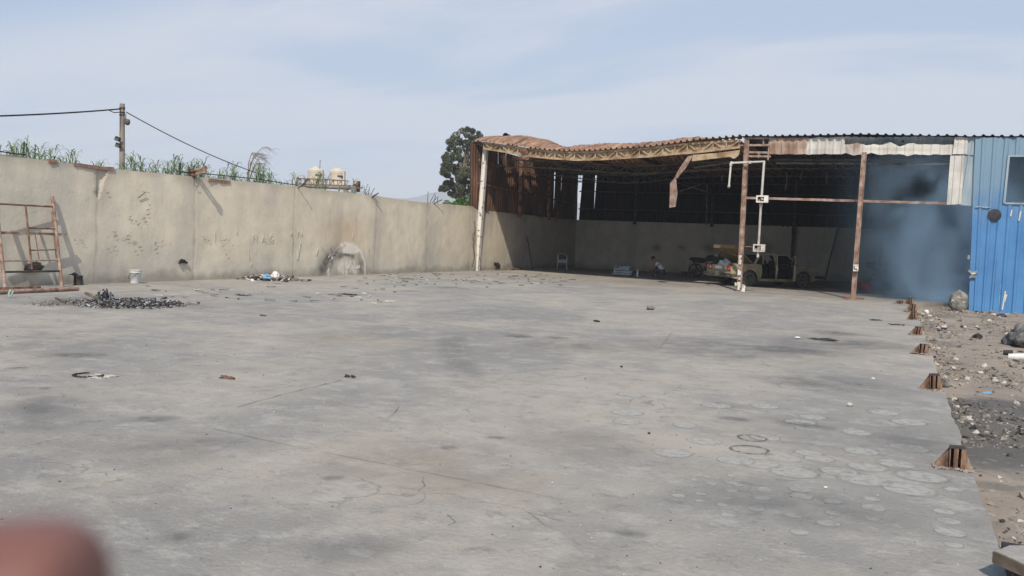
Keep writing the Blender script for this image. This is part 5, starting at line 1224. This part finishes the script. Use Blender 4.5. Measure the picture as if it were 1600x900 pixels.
p_ = gr(18, 458, .09); b = MB(); b.tube([p_ + Vector((0, 0, .05)), p_ + Vector((.02, -.03, .06)), p_ + Vector((.0, -.06, -.02)), p_ + Vector((.06, -.08, -.07))], [.02, .03, .02, .01], 6); b.tube([p_ + Vector((0, 0, .05)), p_ + Vector((.05, .0, .04)), p_ + Vector((.05, -.06, -.07))], [.015, .02, .01], 6); tag(b.build('rag', m_aspl), 'small green rag tied on the pale pipe under the scaffold frame', 'rag')
c = onwall(53, 418, .12); o_ = lump('black_bag', (c.x, c.y, c.z - .1), (.09, .26, .11), m_iron, 'flattened black bag caught low on the wall behind the scaffold frame', 'bag', 4, .1, .5)
# small black tin
p_ = gr(131, 446, 0); b = MB(); t = thing('black_tin', 'sooty black tin with bent lid at the wall foot, right of the scaffold frame', 'tin', (wx(p_.y) + .22, p_.y, 0))
b.lathe([(.0, 0), (.11, 0), (.11, .01), (.10, .02), (.10, .2), (.11, .21), (.11, .23), (.09, .23), (.09, .04), (0, .04)], n=18); b.build('tin_body', m_iron, t); b = MB(); b.lathe([(0, 0), (.10, 0), (.11, .015), (0, .02)], (-.05, -.1, .25), 14); b.box((-.06, -.06, .26), (.12, .1, .02), rotm(.4, .3, 0)); b.build('bent_lid', m_iron, t)
# bucket
p_ = gr(230, 444, 0); p_.x = wx(p_.y) + .30
t = thing('bucket', 'white plastic paint bucket with lid and faded print, standing at the wall foot', 'bucket', (p_.x, p_.y, 0), -.3)
b = MB(); b.lathe([(0, 0), (.115, 0), (.12, .01), (.145, .27), (.155, .275), (.155, .29), (.148, .30), (.148, .33), (.15, .33)], n=28); b.build('bucket_body', m_wplast, t)
b = MB(); b.lathe([(.160, .325), (.163, .33), (.163, .348), (.14, .35), (.138, .343), (0, .343)], n=28); b.build('lid', m_stone, t)
b = MB(); b.tube([Vector((.155 * math.cos(a_), -.155 * math.sin(a_) - .02 * math.sin(a_), .29 - .17 * math.sin(a_))) for a_ in [math.pi * i / 14 for i in range(15)]], .006, 5); b.build('handle', m_soot, t)
b = MB()
m_print = M('faded_blue_print', [(.10, .10, .22), (.25, .20, .35)], 12, .7)
for i, (a_, z, w_, h_) in enumerate([(-2.15, .10, .05, .035), (-1.95, .13, .03, .03), (-1.75, .09, .04, .05), (-1.9, .20, .05, .012), (-1.6, .11, .03, .03), (-2.2, .17, .03, .02)]):
    r_ = .122 + .024 * z / .27; b.box((math.cos(a_) * r_, math.sin(a_) * r_, z), (w_, .004, h_), rotm(0, 0, a_ + math.pi / 2), jit=.004)
b.build('print', m_print, t)
# ash heap
def heap(name, outline_px, label, cat, mats, wts, n, hmax, size, seed):
    r_ = random.Random(seed); b = MB(); P = [gr(u, v) for u, v in outline_px]
    cx_ = sum((p.x for p in P)) / len(P); cy_ = sum((p.y for p in P)) / len(P); ax_ = (P[1] - P[0]); La = ax_.length / 2; th = math.atan2(ax_.y, ax_.x); wd = abs((P[2] - P[3]).length) / 2
    c0 = (P[0] + P[1]) / 2
    for i in range(n):
        a_, rr = r_.uniform(0, 6.28), abs(r_.gauss(0, .48)); rr = min(rr, 1.25)
        x_, y_ = rr * math.cos(a_) * La, rr * math.sin(a_) * wd; hz = hmax * max(0, 1 - rr) * (.6 + .5 * noise.noise(Vector((x_ * 1.3, y_ * 2, seed)))) 
        p = c0 + Vector((x_ * math.cos(th) - y_ * math.sin(th), x_ * math.sin(th) + y_ * math.cos(th), 0)); s_ = size * r_.uniform(.35, 1.3)
        rt = rotm(r_.uniform(-.9, .9), r_.uniform(-.9, .9), r_.uniform(0, 6.28)); b.box((p.x, p.y, r_.random() ** .5 * hz + s_ * .15), (s_, s_ * r_.uniform(.3, .7), s_ * r_.uniform(.06, .35)), rt, r_.choices(range(len(mats)), wts)[0], jit=s_ * .12)
    t = b.build(name, mats); return tag(t, label, cat)
m_foil = M('grey_flake', [(.20, .21, .24), (.38, .40, .44)], 10, .6)
heap('charred_heap', [(128, 475), (276, 475), (202, 469), (202, 481)], 'wide heap of charred black scraps and ash on the slab near the wall', 'debris heap', [m_iron, m_soot, m_foil, m_ash, m_stoned], [6, 4, 3.2, 1.2, 1], 4200, .15, .06, 5)
b = MB(); p_ = gr(163, 471, .0)
for i in range(60): b.box(p_ + Vector((rnd.gauss(0, .07), rnd.gauss(0, .07), .08 + abs(rnd.gauss(0, .055)))), (.07, .03, .015), rotm(i, i * 1.3, i), m=i % 2, jit=.02)
tag(b.build('wire_tangle', [m_soot, m_foil]), 'tangled clump of burnt wire on top of the charred heap', 'scrap')
b = MB(); b.bar(gr(134, 458, .16), gr(152, 466, .12), .05, .05); tag(b.build('stick', m_wood), 'pale stick poking up from the left of the wire clump', 'stick')
b = MB(); b.bar(gr(86, 465, .10), gr(100, 472, .01), .035, .03); tag(b.build('stick', m_wood), 'brown stick lying on the grey ash patch left of the charred heap', 'stick')
heap('ash_patch', [(62, 472), (125, 474), (95, 466), (95, 477)], 'thin grey ash patch on the slab left of the charred heap', 'ash', [m_ash, m_stoned, m_soot], [5, 2, 1], 900, .03, .04, 8)
heap('litter_heap', [(370, 436.5), (466, 436.5), (418, 433), (418, 439)], 'small heap of mixed litter with white and blue scraps at the wall foot', 'litter heap', [m_stoned, m_soot, m_paper, m_stone, m_iron, m_wood], [3, 3, 1.6, 2, 3, 2], 800, .16, .12, 15)
p_ = gr(430, 435, .16); lump('white_bag', p_, (.09, .08, .10), m_paper, 'crumpled white bag on top of the litter heap', 'bag', 5, .2, .7)
p_ = gr(417, 436, .06); lump('blue_rag', p_, (.12, .10, .07), m_bluep, 'crumpled blue plastic in the middle of the litter heap', 'plastic', 6, .2, .8)

# ================================================================== RIGHT SIDE: sack, bags, rubble
p_ = gr(1497, 485, -.10)
t = thing('sack', 'full grey dirty sack standing against the corner of the blue wall', 'sack', (p_.x, p_.y, -.12))
b = MB(); b.grid(lambda a_, c_: (lambda th, h_: (lambda r0: Vector((math.cos(th) * r0, math.sin(th) * r0 * .85, h_ * .66)))((.26 * (1 - abs(2 * h_ - .85) ** 3.2 * .75) if h_ < .97 else .02) * (1 + .10 * noise.noise(Vector((math.cos(th) * 2, math.sin(th) * 2, h_ * 3))))))(a_ * 6.2832, c_), 30, 22); b.build('sack_body', m_sack, t)
b = MB()
for i in range(5): b = MB(); b.box((rnd.uniform(-.18, .2), -.21 + .02 * i, rnd.uniform(.2, .55)), (.09, .015, .04), rotm(0, rnd.uniform(-.6, .6), 0), jit=.01); b.build('torn_patch', m_stone, t)
p_ = gr(1604, 541, -.1); o_ = lump('charred_bag', (p_.x, p_.y, -.13), (.36, .30, .22), m_bag, 'big lumpy charred bag on the dirt at the right edge', 'bag', 12, .2, .5, 20)
p_ = gr(1608, 562, -.1); b = MB(); b.tube([(-.30, 0, .04), (-.1, .01, .05), (.2, 0, .05)], [.05, .065, .06], 9); o_ = b.build('paper_roll', m_paper); o_.location = (p_.x, p_.y, -.12); o_.rotation_euler = (0, 0, -.15); tag(o_, 'dirty white roll lying in front of the big charred bag', 'roll')
b = MB(); b.tube([(-.08, 0, .03), (.06, .01, .03)], [.04, .05], 8); o_ = b.build('burnt_log', m_iron); p_ = gr(1576, 552, -.1); o_.location = (p_.x, p_.y, -.12); tag(o_, 'short black burnt log left of the dirty white roll', 'log')
for (u, v, s_, m, lb, sd) in [(1528, 528, (.11, .07, .05), m_iron, 'flat black burnt lump on the dirt left of the big charred bag', 1), (1447, 489, (.10, .07, .07), m_paper, 'white crumpled scrap on the rubble beside the sixth stub', 2), (1453, 494, (.07, .04, .03), m_paper, 'small white flake just right of the white crumpled scrap', 3),
                         (1543, 611, (.07, .04, .018), m_bluep, 'light blue plastic scrap on the dark dirt', 4), (1538, 572, (.06, .05, .04), m_stone, 'pale stone on the dirt above the blue scrap', 5), (1555, 594, (.05, .04, .03), m_stone, 'pale stone right above the dark dirt patch', 6),
                         (1470, 605, (.07, .08, .05), m_bag, 'grey crumpled bag behind the second nearest stub', 7), (1565, 494, (.22, .12, .05), m_bag, 'flat dark rag on the dirt below the blue wall', 8), (1490, 622, (.05, .03, .02), m_stone, 'pale flat stone right of the second nearest stub', 9),
                         (1328, 635, (.028, .024, .022), m_stone, 'lone white stone on the slab left of the column stubs', 10), (1290, 763, (.014, .012, .008), m_paper, 'tiny white chip on the slab among the drum prints', 11), (1345, 601, (.03, .02, .008), m_stoned, 'small grey chip on the slab above the white stone', 12),
                         (1364, 592, (.025, .02, .008), m_paper, 'small white chip at the slab right of the grey chip', 13), (1016, 484, (.11, .09, .05), m_stoned, 'dark clod alone on the slab before the car', 14), (933, 503, (.10, .04, .02), m_soot, 'thin dark scrap on the slab left of the dark clod', 15),
                         (1246, 529, (.05, .04, .02), m_paper, 'small white chip above the dark smear on the slab', 16), (1014, 678, (.012, .01, .008), m_iron, 'tiny black crumb on the slab right of centre', 17), (971, 574, (.018, .015, .012), m_iron, 'tiny black crumb on the slab above centre', 18)]:
    p_ = gr(u, v, -.1 if u > 1440 and v < 640 and u != 1470 or (u > 1480 and v > 600) else 0); p_.z = gz(p_.x, p_.y) - .01 if p_.x > EX else 0
    lump('stone' if 'stone' in lb or 'chip' in lb or 'crumb' in lb or 'clod' in lb else 'scrap', p_, s_, m, lb, 'stone' if 'stone' in lb or 'chip' in lb or 'crumb' in lb or 'clod' in lb else 'scrap', sd, sd, .6, 7)
# twig debris on the slab
for (u, v, W, lb, m) in [(355, 592, .16, 'rust-brown splintered scrap alone on the slab at the left', m_rust), (547, 590, .13, 'dark scrap at the upper end of the long slab crack', m_soot), (1368, 501, .25, 'dark bent scrap on the slab near the farther stubs', m_soot), (1400, 508, .3, 'row of dark crumbs on the slab beside the farther stubs', m_soot),
                      (545, 461, .5, 'flat dark flakes below the scorched arch', m_soot), (380, 462, .35, 'flat dark flakes below the litter heap', m_soot), (411, 494, .12, 'small brown scrap on the slab below the litter heap', m_rust), (1036, 441, .3, 'dark curved scrap on the sunlit slab before the crouching person', m_iron), (1292, 532, .5, 'dark ragged smear of grit on the slab left of the third stub', m_soot)]:
    b = MB(); c = gr(u, v)
    for i in range(16):
        a_ = rnd.uniform(-.5, .5); b.box((rnd.uniform(-.5, .5) * W, rnd.uniform(-.18, .18) * W, .006 + rnd.random() * .02), (W * rnd.uniform(.12, .4), W * rnd.uniform(.03, .10), .008), rotm(rnd.uniform(-.15, .15), rnd.uniform(-.2, .2), a_), jit=.004)
    o_ = b.build('scrap', m); o_.location = (c.x, c.y, 0); tag(o_, lb, 'scrap')
b = MB()
for i in range(230):                                   # lifted flakes of the slab skin near the wall
    u = rnd.uniform(560, 900); v = rnd.gauss(436 + (u - 560) * .006, 6); 
    if v < 426: v = 428 + rnd.random() * 8
    if rnd.random() < .25: u = rnd.uniform(230, 620); v = rnd.uniform(446, 478)
    c = gr(u, v); s_ = .05 + .22 * rnd.random() ** 2
    b.box((c.x, c.y, .015 + rnd.random() * .02), (s_, s_ * rnd.uniform(.15, .4), .010), rotm(rnd.uniform(-.08, .08), rnd.uniform(-.08, .08), rnd.uniform(-.9, .9)), m=rnd.choice((0, 2, 1, 2)), jit=.012)
tag(b.build('lifted_flakes', [m_soot, m_stone, m_stoned]), 'scattered lifted flakes of concrete skin on the slab near the white post', 'flakes', kind='stuff')
b = MB()
for i in range(420):                                   # crumbs all over the slab
    u = rnd.uniform(-50, 1500); v = 440 + 460 * rnd.random() ** 1.2; c = gr(u, v)
    if c.x > EX - .05 or c.x < wx(c.y) + .1: continue
    s_ = rnd.uniform(.002, .0075) * (1 + c.y / 14); b.box((c.x, c.y, s_ * .25 + .0005), (s_, s_ * .7, s_ * .5), rotm(0, 0, i), m=rnd.choice((0, 1, 2, 2)), jit=s_ * .25)
tag(b.build('grit', [m_soot, m_stone, m_stoned]), 'fine grit and crumbs scattered over the concrete slab', 'grit', kind='stuff')
b = MB()
for i in range(16000):
    x = EX + .02 + abs(rnd.gauss(0, 1.3)) if rnd.random() < .6 else rnd.uniform(EX, 7); y = rnd.uniform(3.8, 30.5) if rnd.random() < .6 else rnd.uniform(3.8, 14)
    if rnd.random() > .10 and noise.noise(Vector((x * .9, y * .45, 3))) + .5 * noise.noise(Vector((x * 3, y * 2, 6))) + (.25 if x - EX < .4 else 0) < rnd.uniform(-.05, .35): continue
    s_ = rnd.choice((.005, .007, .008, .010, .010, .013, .016, .03)) * rnd.uniform(.6, 1.3) * (1 + y / 14)
    b.box((x, y, gz(x, y) + s_ * .15), (s_, s_ * rnd.uniform(.6, 1), s_ * rnd.uniform(.3, .7)), rotm(rnd.uniform(-.5, .5), rnd.uniform(-.5, .5), i), m=rnd.choice((0, 0, 0, 0, 1, 1, 1, 2, 3)), jit=s_ * .3)
tag(b.build('rubble', [m_dirt, m_stoned, m_stone, m_soot]), 'loose gravel and rubble strewn over the dirt beside the slab', 'rubble', kind='stuff')

# manhole-like rough patch in the slab
c = gr(146, 588); t = thing('floor_patch', 'rough round cemented hole with pale rim in the slab at the left', 'floor patch', (c.x, c.y, 0), .1)
b = MB(); 
for i in range(46):
    a_ = 6.283 * i / 46; r_ = .13 + rnd.uniform(-.012, .012)
    if .6 < a_ < 2.2: continue
    b.box((math.cos(a_) * r_ * 1.1 - .06, math.sin(a_) * r_, .012), (.03, .012, .008), rotm(0, 0, a_ + 1.57), jit=.006)
b.build('rim', m_soot, t); b = MB()
for i in range(40): b.box((rnd.uniform(0, .20), rnd.uniform(-.10, .10), .006), (.05, .03, .008), rotm(0, 0, i), jit=.012)
b.build('mortar_crust', m_stone, t)

# ================================================================== SMOKE
b = MB(); b.box((1.4, 37.5, 2.75), (9.0, 12.2, 5.3)); smk = b.build('smoke', []) if False else None
me = bpy.data.meshes.new('smoke'); bm = bmesh.new(); bmesh.ops.create_cube(bm, size=1); bm.to_mesh(me); bm.free(); smk = bpy.data.objects.new('smoke', me); COL.objects.link(smk)
smk.scale = (9.4, 14.0, 5.2); smk.location = (1.6, 37.2, 2.65)
tag(smk, 'blue-grey smoke drifting under the roof beside the blue wall', 'smoke', kind='stuff')
m = bpy.data.materials.new('smoke'); m.use_nodes = True; t = m.node_tree; n = t.nodes; l = t.links; n.clear()
om = n.new('ShaderNodeOutputMaterial'); pv = n.new('ShaderNodeVolumePrincipled'); pv.inputs['Color'].default_value = (.50, .74, 1, 1); pv.inputs['Anisotropy'].default_value = .1
ge = n.new('ShaderNodeNewGeometry'); sp = n.new('ShaderNodeSeparateXYZ'); l.new(ge.outputs['Position'], sp.inputs[0])
ns = n.new('ShaderNodeTexNoise'); ns.inputs['Scale'].default_value = .50; ns.inputs['Detail'].default_value = 4; ns.inputs['Distortion'].default_value = .9; l.new(ge.outputs['Position'], ns.inputs['Vector'])
def mth(op, a, b_=None, c_=None):
    q = n.new('ShaderNodeMath'); q.operation = op
    for i, v in enumerate((a, b_, c_)):
        if v is None: continue
        if isinstance(v, (int, float)): q.inputs[i].default_value = v
        else: l.new(v, q.inputs[i])
    return q.outputs[0]
nn_ = n.new('ShaderNodeMapRange'); nn_.inputs[1].default_value = .44; nn_.inputs[2].default_value = .66; nn_.inputs[3].default_value = 0; nn_.inputs[4].default_value = 1; l.new(ns.outputs[0], nn_.inputs[0])
# plume leans left as it rises
ctr = mth('MULTIPLY_ADD', sp.outputs[2], -.42, 2.7); dx = mth('SUBTRACT', sp.outputs[0], ctr); gs = mth('POWER', 2.718, mth('MULTIPLY', mth('MULTIPLY', dx, dx), -.22))
fx = n.new('ShaderNodeMapRange'); fx.interpolation_type = 'SMOOTHSTEP'; fx.inputs[1].default_value = -2.9; fx.inputs[2].default_value = 2.2; l.new(sp.outputs[0], fx.inputs[0])
den = mth('MULTIPLY', mth('MULTIPLY_ADD', mth('MULTIPLY', nn_.outputs[0], gs), 3.0, .030), fx.outputs[0])
fy = n.new('ShaderNodeMapRange'); fy.inputs[1].default_value = 30.2; fy.inputs[2].default_value = 32.5; fy.inputs[3].default_value = .0; fy.inputs[4].default_value = 1; fy.interpolation_type = 'SMOOTHSTEP'; l.new(sp.outputs[1], fy.inputs[0])
fz = n.new('ShaderNodeMapRange'); fz.inputs[1].default_value = 5.25; fz.inputs[2].default_value = 4.5; l.new(sp.outputs[2], fz.inputs[0]); den = mth('MULTIPLY', mth('MULTIPLY', den, fy.outputs[0]), fz.outputs[0]); l.new(den, pv.inputs['Density']); l.new(pv.outputs[0], om.inputs['Volume']); me.materials.append(m)

# ================================================================== HAZE
me = bpy.data.meshes.new('haze'); bm = bmesh.new(); bmesh.ops.create_cube(bm, size=1); bm.to_mesh(me); bm.free(); hz = bpy.data.objects.new('haze', me); COL.objects.link(hz)
hz.scale = (8400, 6400, 242); hz.location = (0, 1500, 119); tag(hz, 'pale distant haze over the fields and hills', 'haze', kind='stuff')
m = bpy.data.materials.new('haze'); m.use_nodes = True; n = m.node_tree.nodes; n.clear(); om = n.new('ShaderNodeOutputMaterial'); pv = n.new('ShaderNodeVolumePrincipled')
pv.inputs['Density'].default_value = .0005; pv.inputs['Color'].default_value = (.86, .92, 1, 1); m.node_tree.links.new(pv.outputs[0], om.inputs['Volume']); me.materials.append(m)

# ================================================================== THE PHOTOGRAPHER'S FINGER, close to the lens
def incam(u, v, d): return EYE + ray(u, v) * (d / F)
hand = thing('hand', 'blurred pinkish fingertip very close to the lens, lower left corner', 'hand', incam(-250, 1100, .06))
def hl(u, v, d): return tuple(incam(u, v, d) - Vector(hand.location))
V = [hl(-900, 1500, .035), hl(-560, 1320, .06), hl(-340, 1090, .085), hl(-110, 995, .098), hl(65, 960, .100), hl(158, 966, .100),
     hl(-620, 1560, .06), hl(-420, 1500, .075), hl(-300, 1420, .07), hl(-700, 1720, .06), hl(-520, 1680, .075), hl(-420, 1600, .07), hl(-760, 1880, .055), hl(-600, 1850, .07), hl(-520, 1780, .065), hl(-1100, 1250, .04), hl(-950, 1050, .06), hl(-800, 950, .075)]
E_ = [(0, 1), (1, 2), (2, 3), (3, 4), (4, 5), (0, 6), (6, 7), (7, 8), (0, 9), (9, 10), (10, 11), (0, 12), (12, 13), (13, 14), (0, 15), (15, 16), (16, 17)]
skin_obj('hand_skin', V, E_, [.024, .0135, .013, .0125, .0122, .0105, .009, .0085, .007, .009, .0085, .007, .008, .0075, .006, .011, .010, .008], m_skinshade, hand, sub=3)
